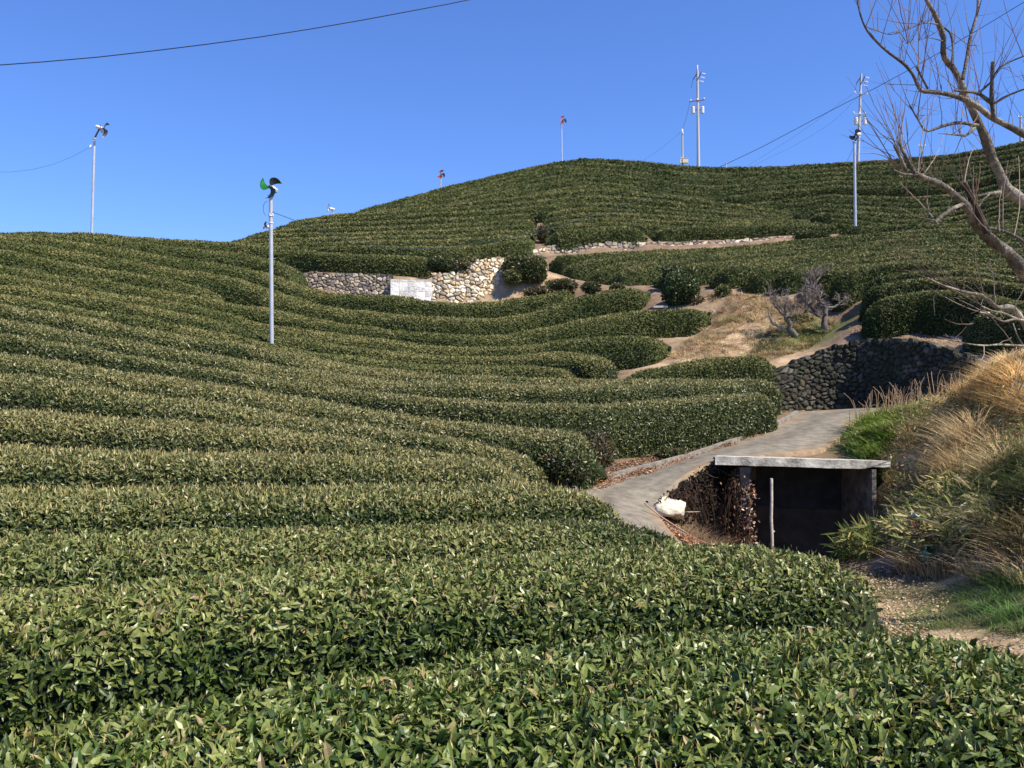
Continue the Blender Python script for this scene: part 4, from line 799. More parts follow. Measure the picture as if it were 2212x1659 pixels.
# upright dead stems on the bank crest against the dark wall
def stem_row():
    mb = MB()
    for k in range(120):
        px = 1845 + rng.random() * 215; Dd = np.interp(px, [1845,1960,2060], [21.6,21.5,20.2]); b_ = P(px, np.interp(px, [1845,1960,2060], [912,898,874]), Dd) + D([0,rng.normal()*.15,0])
        b_[2] = gz(b_[0], b_[1])[0]; h = .35 + .55 * rng.random(); t = np.linspace(0, 1, 6)[:, None]; ln = rng.normal(size=3) * D([.14,.12,0])
        pts = b_ + D([0,0,1.]) * h * t + ln * h * t ** 2 + D([.07 * rng.normal(),0,-.05]) * t ** 5
        mb.tube(pts, np.linspace(.008, .005, 6), n=4, color=D([.36,.24,.15]) * (.6 + .7 * rng.random()), cap=False)
    tag(mb.build('dead_stem', m_vine), 'upright reddish dead weed stems along the bank crest', 'weeds', None, 'stuff')
stem_row()
# bamboo-grass leaves
def bamboo(poly, n, label, cols, L=.24):
    b_ = scatter(poly, n); b_[:, 2] += .12 + rng.random(n) * .42; mb = MB()
    leaves(mb, b_, nrm(rng.normal(size=(n, 3)) + D([-.5,-.4,-.1])), nrm(rng.normal(size=(n, 3)) * .6 + D([0,-.4,.9])), L * (.6 + .8 * rng.random(n)), L * .17 * (.7 + .6 * rng.random(n)), D(cols)[rng.integers(0, len(cols), n)] * (.6 + .7 * rng.random((n, 1))), 0, True)
    for q in b_[::9]:
        mb.tube([q + D([rng.normal()*.05,rng.normal()*.05,-.5]), q + D([0,0,-.1]), q + D([-.08,-.08,.1])], [.005,.004,.003], n=4, color=(.3,.25,.1), cap=False)
    tag(mb.build('bamboo_grass', m_dry), label, 'bamboo grass', None, 'stuff')
bamboo([(1890,1200,15),(1930,1110,15.5),(2000,1080,15),(2130,1120,12.8),(2160,1220,11),(2050,1260,11.6),(1960,1250,12.6)], 2300, 'yellowed bamboo grass leaves on the bank by the corrugated sheet', [(.58,.50,.22),(.68,.58,.32),(.26,.28,.09),(.12,.17,.05),(.42,.38,.15)])
bamboo([(1800,1235,14.6),(1830,1195,15.8),(1890,1200,15.2),(1890,1250,13.5)], 420, 'green bamboo grass at the right corner of the shed', [(.09,.14,.03),(.16,.2,.06),(.3,.28,.1)])
bamboo([(2130,1160,12),(2212,1120,11.4),(2380,1150,10),(2380,1250,9.2),(2212,1260,9.9),(2140,1240,10.8)], 1500, 'dark leafy weeds at the right edge of the bank', [(.05,.08,.025),(.1,.13,.04),(.16,.12,.06),(.25,.2,.1)], .13)
bamboo([(1905,1020,17.2),(1960,930,20),(2100,880,18),(2212,840,15.6),(2212,1100,11.4),(2050,1080,14.4),(1920,1180,15.6)], 4200, 'scattered straw-yellow and green broad leaves over the bank', [(.6,.48,.26),(.16,.22,.06),(.3,.24,.12),(.1,.16,.04),(.22,.15,.08)], .11)
litter_patch([(1235,1062,16.05),(1330,1036,17.2),(1420,1012,18.6),(1500,990,19.7),(1580,962,21.1),(1660,930,22.8),(1650,945,21.6),(1560,982,19.5),(1480,1009,18.2),(1400,1034,17.2),(1320,1056,16.3),(1270,1075,15.6)], 4600, 'red-brown fallen leaves drifted on the road beside the kerb', RED, lift=.075)
litter_patch([(1228,1052,16.4),(1326,1026,17.5),(1416,1003,18.9),(1496,981,20.0),(1576,953,21.4),(1652,921,23.1),(1652,900,24),(1576,930,22.6),(1496,958,21.0),(1416,980,19.8),(1326,1004,18.4),(1240,1035,17)], 4200, 'brown fallen leaves on the strip between kerb and tall hedge', [(.25,.15,.1),(.34,.22,.14),(.18,.1,.07)])
litter_patch([(1415,1120,15.1),(1440,1105,15.5),(1480,1180,15.2),(1540,1200,15.4),(1500,1220,13.6),(1450,1160,14.2)], 1800, 'reddish leaf litter at the foot of the retaining wall', RED, lift=.06)
litter_patch([(1915,1320,10.5),(1960,1370,9.2),(2100,1385,8.6),(2380,1390,8),(2380,1480,7),(2060,1480,7.2),(1930,1430,7.8)], 1500, 'brown and straw litter on the dirt path at lower right', [(.33,.22,.13),(.42,.31,.2),(.22,.14,.09),(.5,.4,.28)], .035)
litter_patch([(1840,700,29),(1900,715,28),(1990,722,27),(2100,735,25),(2110,760,23.5),(1990,735,25.4),(1880,733,27.2),(1830,725,28)], 900, 'dry litter on the dirt track above the curved wall', [(.3,.2,.14),(.4,.28,.18)])

def sticks(label, lines, rad, colr=(.34,.27,.2), name='fallen_branch', cat='branch'):
    mb = MB()
    for l in lines: mb.tube(PP(l), np.linspace(rad, rad * .5, len(l)), n=5, color=colr, cap=True)
    tag(mb.build(name, m_vine), label, cat)
sticks('long bare fallen branch lying across the road corner', [[(1395,1090,15.0),(1430,1118,14.8),(1480,1150,14.6),(1530,1178,14.4)]], .014)
sticks('second thin fallen branch below the long one', [[(1422,1128,14.8),(1470,1150,14.5),(1545,1180,14.3)]], .010)
sticks('horizontal stick poking out of the dark wall left of the shed', [[(1442,1109,15.3),(1475,1107,15.6),(1512,1106,16.0)]], .016)
sticks('small pale marker post standing in the far hill crest', [[(1568.6,352,79.3),(1568.6,368,79.3)]], .06, (.5,.5,.5), 'marker_post', 'post')

# rubbish on the bank
m_plastic = mat('white_plastic', (.62,.62,.70), rough=.4)
n_ = 9; gx = np.linspace(-1, 1, n_); QX, QY = np.meshgrid(gx, gx, indexing='ij')
base = P(1981,1121,13.1); bagp = np.stack([QX * .09, QY * .05, .04 * vnoise(np.stack([QX, QY, QX * 0], -1), 2.5, 3) * 2 - QX * .045], -1) + base
mb = MB(); mb.grid(bagp); mb.grid(bagp[:, ::-1] - D([0,0,.015])); tag(mb.build('plastic_bag', m_plastic, loc=base), 'crumpled white plastic bag caught on the bank', 'plastic bag')
m_rust = mat('rusty_sheet', (.26,.10,.07), rough=.7, noise=.4, nscale=6)
QX, QY = np.meshgrid(np.linspace(0, 1, 49), np.linspace(0, 1, 6), indexing='ij'); base = P(1975,1152,12.5)
e1 = P(2045,1184,12.1) - base; e2 = D([.12,.42,.12]); sh = base + e1 * QX[..., None] + e2 * QY[..., None] + D([0,0,.018]) * np.sin(QX * 2 * math.pi * 9)[..., None]
mb = MB(); mb.grid(sh); mb.grid((sh - D([0,0,.006]))[:, ::-1]); tag(mb.build('corrugated_sheet', m_rust, loc=base), 'rusty corrugated metal sheet half buried in bamboo leaves', 'metal sheet')
m_green = mat('green_plastic', (.03,.16,.10), rough=.5); base = P(2002,1194,12.1)
mb = MB(); th = np.linspace(0, 2 * math.pi, 25)[:-1]
prof = [(.001,0),(.09,0),(.115,.17),(.125,.175),(.125,.185),(.107,.185),(.084,.015),(.001,.015)]
mb.grid(D([[(r_ * math.cos(t), r_ * math.sin(t), z_) for t in th] for r_, z_ in prof]), closed=True)
o = mb.build('bucket', m_green, smooth=False); o.location = base - D([0,0,.1]); o.rotation_euler = (.7,.3,0); tag(o, 'green plastic bucket tipped under the rusty sheet', 'bucket')

# ------------------------------------------------------------------ poles, fans, wires
m_galv = mat('galvanised', (.50,.52,.55), rough=.5, metal=.35, noise=.15, nscale=4)
m_gpole = mat('concrete_pole', (.46,.46,.46), rough=.8, noise=.12)
m_motor = mat('white_paint', (.78,.78,.76), rough=.4)
m_black = mat('dark_metal', (.03,.03,.035), rough=.5)
m_bl_grey = mat('blade_grey', (.10,.105,.13), rough=.5); m_bl_red = mat('blade_red', (.33,.05,.02), rough=.5, trans=.15)
m_bl_green = mat('blade_green', (.015,.16,.045), rough=.45, trans=.0); m_bl_greent = mat('blade_green_lit', (.05,.42,.10), rough=.45, trans=.7); m_bl_black = mat('blade_black', (.012,.02,.024), rough=.5); m_bl_white = mat('blade_white', (.7,.7,.72), rough=.5)
def rotm(z, y):  # columns: fan axis frame
    z = nrm(D(z, dtype=float) if False else np.asarray(z, float)); x = nrm(np.cross(y, z)); y = np.cross(z, x); return np.stack([x, y, z], 1)
def blade_mesh(hub, Rm, ang, Rr, pitch=.42):
    """sickle-shaped blade: broad root, outer edge sweeping round to a pointed tip"""
    nr, nw = 14, 7; mb = Part(); V = np.zeros((nr, nw, 3))
    for i in range(nr):
        r_ = .12 + .88 * i / (nr - 1); ai = ang - .75 - .65 * r_; ao = ang + .15 - 1.53 * r_ ** 4
        for j in range(nw):
            q = j / (nw - 1); a_ = ai + (ao - ai) * q; z = pitch * (q - .5) * (ao - ai) * r_ * .8 + .05 * math.sin(q * math.pi) * r_
            V[i, j] = D([r_ * math.cos(a_), r_ * math.sin(a_), z]) * Rr
    W_ = V @ Rm.T + hub; n3 = Rm[:, 2] * .006
    mb.grid(W_ + n3); mb.grid(W_[:, ::-1] - n3)
    return mb
def fan(base, top, hub, axis, Rr, angs, bl_mats, label, motor_dir=None, prad=.07, motor=.5, box=None, loops=False, cat='wind machine', group='frost fans on poles', up=(0, 0, 1)):
    root = empty('wind_machine', tuple(base), label, cat, group); base = D(base); top = D(top); hub = D(hub)
    p = Part(); t = np.linspace(0, 1, 8)[:, None]; p.tube(base * (1 - t) + top * t, np.linspace(prad, prad * .85, 8), n=12)
    p.tube([top - D([0,0,.02]), top + D([0,0,.03])], prad * 1.35, n=12)
    for k in range(5): 
        q = base * (.85 - .16 * k) + top * (.15 + .16 * k); p.box(q + D([prad * 1.3, 0, 0]), (prad * .7, .012, .008))
    p.part('pole', m_galv, root)
    axis = nrm(np.asarray(axis, float)); back = -axis
    mc = hub + back * (.10 + .17 * motor * 2)
    p = Part(); p.tube([top, (top + mc) / 2 + D([0,0,-.03]), mc + D([0,0,-.07]), hub + back * .08 - D([0,0,.03])], [.05, .045, .045, .035], n=8); p.part('bracket', m_black, root)
    Rm = rotm(axis, D(up) + D([.01,.02,0]))
    p = Part(); a_ = hub + back * .12; b_ = hub + back * (.12 + .34 * motor * 2)
    p.tube([a_, a_ + back * .01, b_ - back * .03, b_, b_ + back * .03], [.05, .085, .085, .07, .03], n=14)
    for k in range(8):
        an = k * math.pi / 4; d_ = Rm[:, 0] * math.cos(an) + Rm[:, 1] * math.sin(an); p.tube([a_ + back * .03 + d_ * .085, b_ - back * .05 + d_ * .085], .008, n=4)
    p.part('motor', m_motor, root)
    p = Part(); p.tube([hub - axis * .10, hub + axis * .03, hub + axis * .06], [.05, .06, .02], n=12); p.part('hub', m_black, root)
    for k, an in enumerate(angs):
        blade_mesh(hub, Rm, an, Rr).part('blade', bl_mats[k % len(bl_mats)], root, smooth=True)
    if loops:
        p = Part(); th = np.linspace(-1.2, 1.6, 14); c_ = top + D([-.1,-.06,-.42]); p.tube([c_ + D([-.13 * math.cos(x), 0, .24 * math.sin(x)]) for x in th], .007, n=5)
        p.tube([c_ + D([-.02,-.03,-.45]), c_ + D([-.10,-.03,-.5]), c_ + D([-.06,-.03,-.62]), c_ + D([.02,-.03,-.6])], .006, n=5); p.part('cable_loop', m_black, root)
        p = Part(); p.tube([top - D([0,0,.58]), top - D([0,0,.66])], prad * 1.18, n=12); p.part('clamp', m_motor, root)
        p = Part(); p.tube([top - D([0,0,.86]), top - D([0,0,.89])], prad * 1.12, n=12); p.part('clamp', m_motor, root)
    return root
def gbase(px, py, D_, dz=-.9): q = P(px, py, D_); return q + D([0, 0, dz])
fan(gbase(197,512,46), P(204,300,46), P(225,279.5,46), (.93,-.05,-.34), .44, [2.2, 4.3, 6.4], [m_bl_grey], 'tallest-looking wind machine on the left skyline with grey blades and white motor')
root_i = None
o_ins = MB(); o_ins.tube([P(195.5,316,46), P(195.5,319,46) , P(196,321,46)], [.05,.07,.04], n=10); o_ins.tube([P(196,317,46), P(203,317,46)], .015, n=5)
o_ins.tube([P(195.5,313.5,46), P(195.5,316,46)], [.03,.05], n=8); tag(o_ins.build('insulator', m_motor, loc=P(195.5,318,46)), 'white insulator on the pole of the left skyline wind machine', 'insulator')
fan(gbase(587,742,28.6,-.7), P(585,424,28.6), P(584,404,28.2), (-.15,-.98,.1), .40, [3.68, 1.62, 5.75], [m_bl_greent, m_bl_black, m_bl_black], 'nearest wind machine, grey pole with one green and two black blades', prad=.072, motor=.45, loops=True)
fan(gbase(584,560,60,-2), P(583,496,60), P(573,489,60), (-.75,-.6,.1), .33, [2.5, .6, 4.4], [m_bl_red], 'small red-bladed fan peeking out left of the nearest pole', prad=.06)
fan(gbase(719,480,66,-1), P(719,457,66), P(709,450,66), (-.9,-.3,.15), .40, [2.2, 4.6, .4], [m_bl_white], 'small all-white wind machine on the crest right of the nearest pole', prad=.06)
fan(gbase(952,412,73,-1), P(952,385,73), P(953,377,72.7), (-.1,-1,.1), .40, [2.35, .45, -1.5], [m_bl_red, m_bl_grey, m_bl_red], 'short red-bladed wind machine on the hill shoulder', prad=.06)
fan(gbase(1214,352,78,-1), P(1213,270,78), P(1215,260,77.7), (.2,-.95,.1), .42, [2.5, .75, -.9], [m_bl_red, m_bl_grey, m_bl_red], 'red-bladed wind machine on the tall pole at the hilltop', prad=.065)
fan(gbase(1848,492,51.8,-.8), P(1845.6,308,51.8), P(1848,291,51.6), (-.75,-.55,-.2), .42, [1.45, -1.9, 3.6 + 1], [m_bl_grey, m_bl_black, m_bl_grey], 'dark-bladed wind machine on the pale pole in front of the right hill', prad=.085, motor=.55)

m_tr = mat('transformer_grey', (.62,.64,.64), rough=.5); m_redarm = mat('red_brown_steel', (.30,.10,.07), rough=.6); m_cream = mat('cream_box', (.70,.63,.42), rough=.6)
m_ins = mat('porcelain', (.75,.75,.75), rough=.3)
def upole(base, top, label, arms, trafos, rad=.16, tops=True, boxes=None, group='utility poles on the ridge'):
    root = empty('utility_pole', tuple(base), label, 'utility pole', group); base = D(base); top = D(top)
    p = Part(); t = np.linspace(0, 1, 6)[:, None]; p.tube(base * (1 - t) + top * t, np.linspace(rad, rad * .62, 6), n=12); p.part('pole', m_gpole, root)
    for (f_, l, r_, m, tilt) in arms:
        q = base * (1 - f_) + top * f_; a_, b_ = q + D([-l, -.12, -tilt]), q + D([r_, -.12, tilt]); p = Part(); d_ = nrm(b_ - a_)
        p.tube([a_, b_], .05, n=4); arm = p.part('crossarm', m, root)
        for s_ in (.04, .5, .96):
            z_ = a_ * (1 - s_) + b_ * s_; p = Part(); p.tube([z_, z_ + D([0,0,.09]), z_ + D([0,0,.16]), z_ + D([0,0,.2])], [.03,.07,.06,.03], n=8); subpart(p, 'insulator', m_ins, root, arm)
    for f_, dx in trafos:
        q = base * (1 - f_) + top * f_ + D([dx, -.05, 0]); p = Part()
        p.tube([q - D([0,0,.33]), q - D([0,0,.3]), q + D([0,0,.25]), q + D([0,0,.3]), q + D([0,0,.34])], [.13,.17,.17,.15,.02], n=14); tr = p.part('transformer', m_tr, root)
        for s_ in (-.08, .08):
            p = Part(); p.tube([q + D([s_,0,.3]), q + D([s_,0,.42])], [.03,.02], n=6); subpart(p, 'bushing', m_black, root, tr)
        p = Part(); p.tube([q, q - D([dx * .8,0,0])], .03, n=5); subpart(p, 'hanger', m_black, root, tr)
    if tops:
        p = Part(); q = base * .06 + top * .94
        p.tube([q + D([-.42,-.05,-.35]), q + D([.02,-.05,.32])], .045, n=5); p.tube([q + D([-.05,-.1,-.45]), q + D([.35,-.1,.33])], .045, n=5)
        p.tube([q + D([-.4,-.05,-.35]), q + D([-.6,-.1,-1.1])], .02, n=4); p.part('bracket', m_black, root)
        for k in range(3):
            z_ = q + D([.35 + .0 * k, -.1, .22 - .36 * k]) + D([-.08 * k,0,0]); p = Part()
            p.tube([z_, z_ + D([.1,0,-.02]), z_ + D([.2,0,-.05]), z_ + D([.34,0,-.09])], [.05,.035,.055,.05], n=7); p.part('insulator', m_ins, root)
    return root
b0, t0 = gbase(1509,368,80,-1), P(1506.5,150,80)
upole(b0, t0, 'tall utility pole with two transformers and a red-brown crossarm', [(.715,.72,.60,m_redarm,.08)], [(.635,-.46),(.635,.40)])
mb = MB(); mb.tube([P(1506.5,152,80), P(1506.3,141,80)], .06, n=8); mb.tube([P(1506.3,142,80), P(1511,142,80)], .02, n=4)
tag(mb.build('lightning_rod', m_motor, loc=P(1506.5,150,80)), 'white rod on top of the taller middle utility pole', 'rod')
b1, t1 = gbase(1852,356,79,-1), P(1860,160,79)
upole(b1, t1, 'leaning utility pole behind the bare tree with white crossarms', [(.80,.60,.58,m_motor,-.06),(.60,.62,.50,m_motor,-.04)], [(.535,-.32),(.535,.45)], rad=.15)
# short pole with the cream box
root = empty('box_pole', tuple(gbase(1474.6,366,79,-1)), 'short ridge pole carrying a cream meter box', 'pole'); 
p = Part(); p.tube([gbase(1474.6,366,79,-1), P(1474,279,79)], [.09,.07], n=10); p.part('pole', m_gpole, root)
p = Part(); p.box(P(1480,348,78.8), (.25,.15,.19)); p.box(P(1480,343.2,78.8), (.27,.17,.012)); p.part('meter_box', m_cream, root)
p = Part(); p.box(P(1470.5,348,78.8), (.09,.1,.2)); p.tube([P(1470.5,342,78.7), P(1470.5,339,78.7)], .05, n=8); p.part('junction_box', m_tr, root)
p = Part(); p.tube([P(1473,279,78.9), P(1473,284,78.9), P(1475.5,290,78.9)], [.07,.09,.06], n=8); p.part('insulator', m_ins, root)
def small_pole(px, y0, y1, D_, label, rad=.1):
    root = empty('utility_pole', tuple(P(px, y0, D_)), label, 'utility pole', 'utility poles on the ridge'); p = Part(); p.tube([P(px, y0, D_), P(px, y1, D_)], [rad, rad * .7], n=10); p.part('pole', m_gpole, root)
    q = P(px, y1 + 4, D_); p = Part(); p.tube([q + D([-.3,-.1,0]), q + D([.3,-.1,0])], .035, n=4); p.tube([q + D([-.28,-.1,0]), q + D([-.28,-.1,.14])], [.05,.03], n=6); p.tube([q + D([.28,-.1,0]), q + D([.28,-.1,.14])], [.05,.03], n=6); p.part('crossarm', m_motor, root)
small_pole(2205, 330, 250, 75, 'pale pole on the ridge at the right edge of the photo', .13)
small_pole(1990.5, 352, 312, 78, 'thin pole seen through the bare tree on the ridge', .07)

m_wire = mat('black_wire', (.015,.017,.02), rough=.6); m_teal = mat('teal_wire', (.02,.05,.06), rough=.5)
def wire(label, pts, rad, m, name='cable', cat='cable'):
    ln = smooth_line(pts, 1.0); mb = MB(); mb.tube(ln, rad, n=5); tag(mb.build(name, m, loc=ln[0]), label, cat)
wire('twisted black cable crossing the sky at upper left', [(-150,150,17),(0,141,17),(200,125,17.3),(367,106,17.6),(550,82,18),(737,52,18.6),(900,22,19),(1015,0,19.4),(1150,-30,20)], .010, m_wire)
wire('thin cable sagging left from the left skyline pole', [(-120,372,44),(0,372.5,44.6),(50,370,45),(107,358,45.4),(160,337,45.8),(195,318,46)], .0065, m_wire)
wire('long cable from the nearest wind machine across the hills to the upper right', [(587,458,28.5),(640,478,28.8),(737,513,29.2),(820,533,29.8),(900,538,30.2),(970,536,30.6),(1064,521,31),(1164,500,31.5),(1304,460,32),(1404,426,32.2),(1474,398,32.2),(1542,367,32),(1642,320,31.6),(1742,267,31),(1842,215,30),(1904,184,29.4),(2064,94,28),(2212,5,26.5),(2400,-110,25)], .0105, m_teal)
wire('cable from the red-brown crossarm down to the box pole', [(1491,216,80),(1484,250,79.6),(1474,280,79)], .018, m_wire)
wire('upper faint line dropping left from the leaning utility pole', [(1842,203,79),(1728,287,81),(1640,343,83),(1600,368,84)], .007, m_wire)
wire('lower faint line dropping left from the leaning utility pole', [(1858,205,79),(1800,262,80),(1728,308,82),(1640,352,84),(1605,370,85)], .007, m_wire)
wire('faint line rising left from the box pole', [(1473,283,79),(1440,312,79.5),(1400,340,80),(1370,362,80.5)], .007, m_wire)
wire('guy wire at the foot of the leaning utility pole', [(1846,315,78.5),(1836,335,78.5),(1826,358,78.5)], .014, m_wire)

# ------------------------------------------------------------------ the big bare tree at the right
m_bark = mat('bark', vcol=True, rough=.85, noise=.6, nscale=22, bump=1.0, bscale=40, spec=.2)
m_twig = mat('twig', vcol=True, rough=.7, noise=.2, nscale=10, spec=.25)
base = P(2420,1010,8.8)
tree = empty('bare_tree', tuple(base), 'large pruned bare tree with grey bark and reddish shoots at the right edge', 'tree')
def limb(mb, pts, w0, w1, D0, D1, nseg=5, nside=9, c=(.105,.095,.078), mult=None):
    """pts in picture px, widths in picture px at the given distance; returns world polyline and radii"""
    n = len(pts); t = np.linspace(0, 1, n); Ds = D0 + (D1 - D0) * t
    Wd = np.linspace(w0, w1, n)
    p3 = [(p[0], p[1], d) for p, d in zip(pts, Ds)]
    ln = smooth_line(p3, .06); tt_ = np.linspace(0, 1, len(ln)); rad = np.interp(tt_, t, Wd * Ds / F * .50)
    rad = rad * (1 + .17 * (vnoise(ln, 7, 5) - .5) * 2 + .14 * (vnoise(ln, 19, 6) - .5) * 2)
    ln = ln + (np.stack([vnoise(ln, 5, 51), vnoise(ln, 5, 52), vnoise(ln, 5, 53)], 1) - .5) * .012
    cc = D(c) * (.7 + .6 * vnoise(ln, 6, 8))[:, None] * np.where(vnoise(ln, 9, 77) > .6, 2.0, 1.0)[:, None]
    mb.tube(ln, rad, n=nside, color=cc); return ln, rad
shoot_src = []
def tl(name, pts, w0, w1, D0=8.0, D1=8.0, c=(.105,.095,.078), shoots=1.0):
    p = Part(); ln, rad = limb(p, pts, w0, w1, D0, D1, c=c); p.part(name, m_bark, tree, smooth=True); shoot_src.append((ln, rad, shoots)); return ln
tl('trunk', [(2420,1010),(2390,900),(2340,780),(2310,700),(2320,600),(2290,510),(2212,438),(2172,405),(2160,378),(2143,343),(2127,296),(2114,268),(2099,235),(2083,206),(2076,178),(2060,149),(2041,126),(2037,108),(2039,82),(2030,55),(2015,23),(2001,0),(1988,-35)], 46, 7, 8.8, 7.9, shoots=.5)
tl('branch', [(2320,600),(2330,420),(2280,330),(2212,291),(2143,254),(2114,231),(2076,212),(2018,199),(1988,195),(1973,164),(1953,140),(1923,117),(1896,94),(1873,67),(1862,42),(1856,19),(1852,0),(1846,-25)], 24, 2.2, 8.4, 7.4)
tl('branch', [(2330,760),(2260,640),(2212,588),(2178,547),(2137,515),(2107,486),(2090,451),(2068,426),(2027,396),(1993,383),(1973,373)], 38, 11, 8.5, 7.2)
tl('branch', [(2147,256),(2143,220),(2143,182),(2145,134)], 10, 8, 7.9, 7.8)
tl('branch', [(2142,224),(2114,203),(2076,197),(2062,195)], 8, 5, 7.9, 7.8)
tl('branch', [(2114,203),(2143,176),(2152,153),(2180,135),(2212,122),(2260,105)], 5, 2.5, 7.8, 7.6)
tl('branch', [(2080,172),(2089,126),(2095,96),(2103,57),(2112,19),(2113,-25)], 8, 6, 8.0, 8.2)
tl('branch', [(2112,272),(2072,266),(2038,272),(2000,283),(1985,262),(1965,229)], 9, 3, 8.1, 7.6)
tl('branch', [(2105,275),(2087,292),(2066,292),(2043,290)], 8, 2.4, 8.1, 7.7)
tl('branch', [(2005,193),(1992,168),(1980,145)], 6, 4.5, 7.6, 7.5)
tl('branch', [(2057,140),(2059,100),(2053,71),(2041,61)], 6, 4, 8.0, 8.1)
tl('branch', [(2026,53),(1999,51),(1961,63),(1923,74),(1896,67),(1871,56)], 3.2, 1.4, 7.9, 7.4)
tl('branch', [(2036,88),(2005,82),(1975,90),(1945,97)], 2.6, 1.2, 7.9, 7.4)
tl('branch', [(2148,225),(2175,207),(2212,193),(2260,180)], 6, 3, 7.8, 7.6)
tl('branch', [(1975,370),(1953,330),(1943,308)], 9, 6, 7.2, 7.1)
tl('branch', [(1958,368),(1945,340),(1931,313)], 8, 5, 7.2, 7.0)
tl('branch', [(1970,378),(1950,376),(1930,367)], 6, 4, 7.2, 7.0)
tl('branch', [(2132,503),(2116,465),(2103,438),(2090,412),(2082,394)], 17, 11, 7.8, 7.6, c=(.05,.04,.032))
tl('branch', [(2078,442),(2060,450),(2043,462),(2020,481)], 9, 8, 7.5, 7.2, shoots=.6)
tl('branch', [(2024,478),(2000,472),(1985,470)], 3.5, 2, 7.2, 7.1)
tl('branch', [(2135,494),(2168,499),(2190,508),(2225,530)], 7, 6, 7.8, 7.7)
tl('branch', [(2160,415),(2133,419),(2110,424)], 9, 5, 8.0, 7.8)
tl('branch', [(2136,420),(2120,436),(2113,451)], 5, 3, 7.9, 7.8)
tl('branch', [(2135,505),(2155,520),(2170,545)], 8, 9, 7.7, 7.8)
lowc = (.17,.15,.12)
tl('branch', [(2330,790),(2260,760),(2225,720),(2205,690),(2184,665),(2153,664),(2124,640),(2080,631),(2037,617),(2003,600)], 22, 1.6, 8.4, 7.4, c=lowc)
tl('branch', [(2260,752),(2212,747),(2158,745),(2124,748),(2072,740),(2025,729)], 6, 1.5, 8.2, 7.5, c=lowc, shoots=.5)
tl('branch', [(2212,694),(2190,690),(2167,695),(2141,681),(2115,674)], 5, 3, 8.0, 7.6, c=lowc)
tl('branch', [(2195,690),(2170,678),(2140,670),(2118,661)], 5, 3, 8.0, 7.6, c=lowc)
tl('branch', [(2212,748),(2198,725),(2188,700)], 4, 2, 8.2, 8.0, c=lowc, shoots=.4)
tw = Part()
def shoot(p0, dir_, length, r0, curve=None):
    n = 9; t = np.linspace(0, 1, n)[:, None]; dir_ = nrm(dir_); cv = rng.normal(size=3) * D([.1,.1,.04]) if curve is None else curve
    pts = p0 + dir_ * length * t + cv * length * t ** 2 + D([0,0,.12]) * length * t ** 2 + np.cumsum(rng.normal(size=(n, 3)) * length * .006, 0)
    c0 = D([.13,.10,.08]); c1 = D([.22,.10,.085]) if rng.random() < .6 else D([.25,.19,.14]); cc = c0 * (1 - t) + c1 * t
    tw.tube(pts, np.linspace(r0, r0 * .38, n), n=4, color=cc * (.7 + .6 * rng.random()), cap=False); return pts
def PX(a_, b_, D0, D1, r0=.0042, bow=0.0):
    A_, B2 = P(a_[0], a_[1], D0), P(b_[0], b_[1], D1); d_ = B2 - A_; l = np.linalg.norm(d_)
    n = 10; t = np.linspace(0, 1, n)[:, None]; perp = nrm(np.cross(d_, (0, 1, 0))); pts = A_ + d_ * t + perp * l * bow * (4 * t * (1 - t)) + np.cumsum(rng.normal(size=(n, 3)) * .0035, 0)
    c0 = D([.18,.145,.11]); c1 = D([.27,.17,.13]); tw.tube(pts, np.linspace(r0, r0 * .4, n), n=4, color=(c0 * (1 - t) + c1 * t) * (.7 + .6 * rng.random()), cap=False)
    k = rng.integers(0, 3)
    for _ in range(k):
        q = pts[rng.integers(3, 8)]; shoot(q, d_ / l + rng.normal(size=3) * .5, l * (.15 + .2 * rng.random()), r0 * .5)
for a_, b_, bw in [((1960,350),(1868,170),.03),((1945,312),(1893,135),-.04),((1930,313),(1855,228),.05),((1932,340),(1838,282),.04),((1945,360),(1850,260),.05),((1935,368),(1862,245),-.03),((1978,372),(1960,250),.03),((1985,372),(2003,215),-.03),((1985,378),(2025,205),.04),((1990,380),(2045,260),-.03),
                   ((1960,375),(1845,350),-.08),((1935,352),(1848,335),-.06),((1943,308),(1905,215),.0),((1955,322),(1958,215),.02),((1975,365),(1940,230),.04),((2020,480),(1930,445),.02),((2015,470),(1945,395),-.03),((2012,470),(2002,430),.0),((2085,395),(2080,345),.02),((2085,395),(2105,320),.03),
                   ((2105,440),(2110,360),.02),((2105,440),(2118,350),-.02),((2110,450),(2108,390),.0),((2160,500),(2160,400),.03),((2165,500),(2175,350),.04),((2190,510),(2200,340),-.03),((2135,500),(2080,420),.03),((2133,500),(2060,370),-.05),
                   ((2153,664),(2070,560),.03),((2124,640),(2040,585),.02),((2080,631),(1995,560),-.02),((2080,631),(1935,515),.02),((2037,617),(1908,515),.02),((2124,640),(2105,530),.03),((2150,660),(2135,560),-.02),((2060,625),(1990,570),.02),((2170,664),(2160,600),.0),((2190,670),(2230,560),.0),
                   ((2072,740),(2045,715),.0),((2124,748),(2112,775),.1),((2115,674),(2000,615),.03),((2120,661),(1950,575),-.02),((2141,681),(2060,640),.02),((2190,745),(2080,620),-.03),
                   ((2156,745),(2185,725),.0),((2220,800),(2150,925),.05),((2212,770),(2170,860),.02),((2100,700),(2040,690),.08)]:
    PX(a_, b_, 7.4 + .4 * rng.random(), 7.1 + 1.0 * rng.random(), .0052, bw)
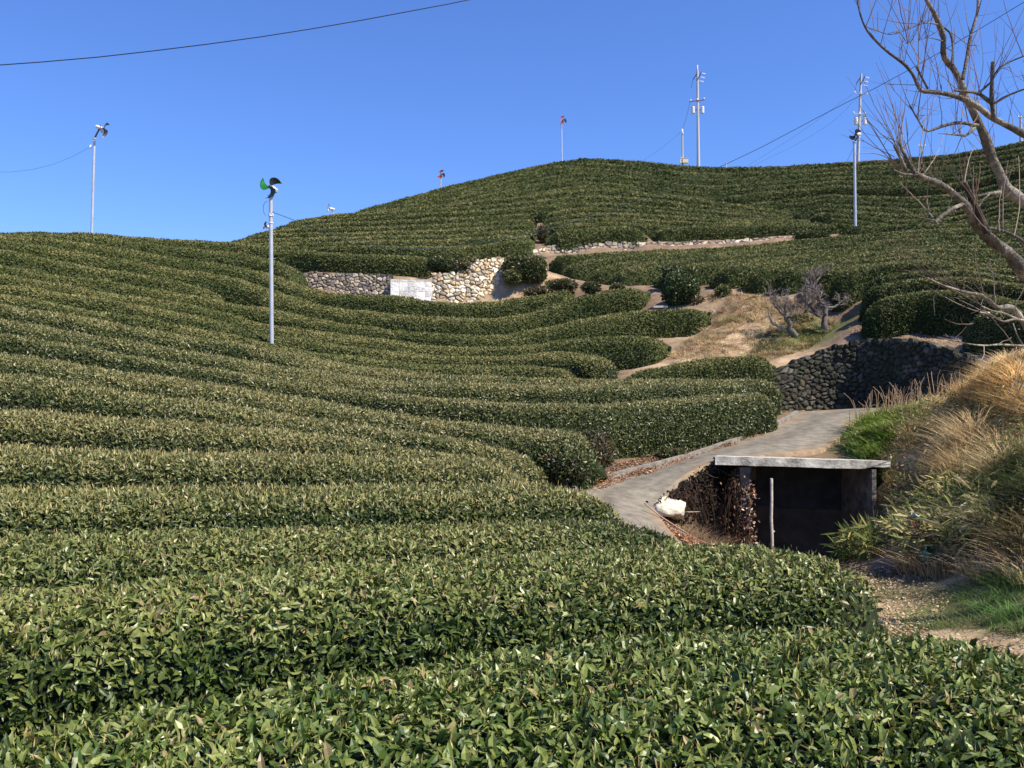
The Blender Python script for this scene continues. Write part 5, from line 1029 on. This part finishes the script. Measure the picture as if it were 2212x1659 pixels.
for ln, rad, k in shoot_src:
    L_ = np.linalg.norm(np.diff(ln, axis=0), axis=1).sum(); n = int(L_ * 15 * k)
    for _ in range(n):
        i = rng.integers(2, len(ln)); pxx = CX + F * ln[i][0] / ln[i][1]; pyy = CY - F * ln[i][2] / ln[i][1]
        if pxx > 2300 or pyy > 640: continue
        if pyy > 400 and rng.random() < .75: continue
        d_ = D([rng.normal() * .40, rng.normal() * .45, 1.0]) if rng.random() < .72 else rng.normal(size=3) * D([1, .8, .5])
        pts = shoot(ln[i], d_, (.15 + .75 * rng.random() ** 1.5) * (1 if d_[2] > .8 else .45) , .0030 + .0016 * rng.random())
        if rng.random() < .55:
            q = pts[rng.integers(3, 7)]; shoot(q, d_ + rng.normal(size=3) * .55, .12 + .2 * rng.random(), .0022)
tw.part('twigs', m_twig, tree)

# three small plum trees on the slope
def plum(base, H, seed, label, lean, stub=False):
    r3 = np.random.default_rng(seed); base = D(base); root = empty('plum_tree', tuple(base), label, 'tree', 'small bare plum trees on the slope')
    tr = Part(); tw_ = Part()
    def grow(p, d_, l, r_, lvl):
        n = 6; t = np.linspace(0, 1, n)[:, None]; d_ = nrm(d_); pts = p + d_ * l * t + np.cumsum(r3.normal(size=(n, 3)) * l * (.045 if lvl < 2 else .03), 0); e_ = .72 if lvl < 2 else .4
        (tr if lvl < 2 else tw_).tube(pts, np.linspace(r_, r_ * e_, n), n=6 if lvl < 2 else 4, color=(D([.13,.12,.105]) if lvl < 2 else D([.22,.18,.15])) * (.6 + .8 * r3.random()), cap=False)
        if lvl >= 4: return
        for _ in range([4, 4, 6, 4][lvl]):
            q = pts[-1] if r3.random() < .4 and lvl < 2 else pts[r3.integers(2, n)]
            grow(q, d_ * .5 + r3.normal(size=3) * D([.9,.8,.5]) + D([0,0,.5]), l * (.5 + .3 * r3.random()), max(r_ * e_ * .62, .008), lvl + 1)
    grow(base, D(lean), H * .42, H * .055, 0)
    if stub: tr.tube([base + D([0,0,.08]), base + D([-.35,-.1,.28]), base + D([-.75,-.1,.5]), base + D([-.85,-.1,.85])], [.055,.05,.04,.025], n=7, color=(.34,.33,.31))
    tr.part('trunk', m_bark, root, smooth=True); tw_.part('twigs', m_twig, root)
def ongr(px, py, D_): q = P(px, py, D_); q[2] = gz(q[0], q[1])[0] - .05; return q
plum(ongr(1712,724,30.0), 2.0, 3, 'leaning small plum tree with a pale broken limb to the left', (-.5,-.1,1), True)
plum(ongr(1786,722,30.2), 2.1, 8, 'upright small plum tree nearest the curved wall', (-.05,0,1))
plum(ongr(1738,668,32.2), 2.1, 21, 'small plum tree in the middle, behind the other two', (.15,0,1))
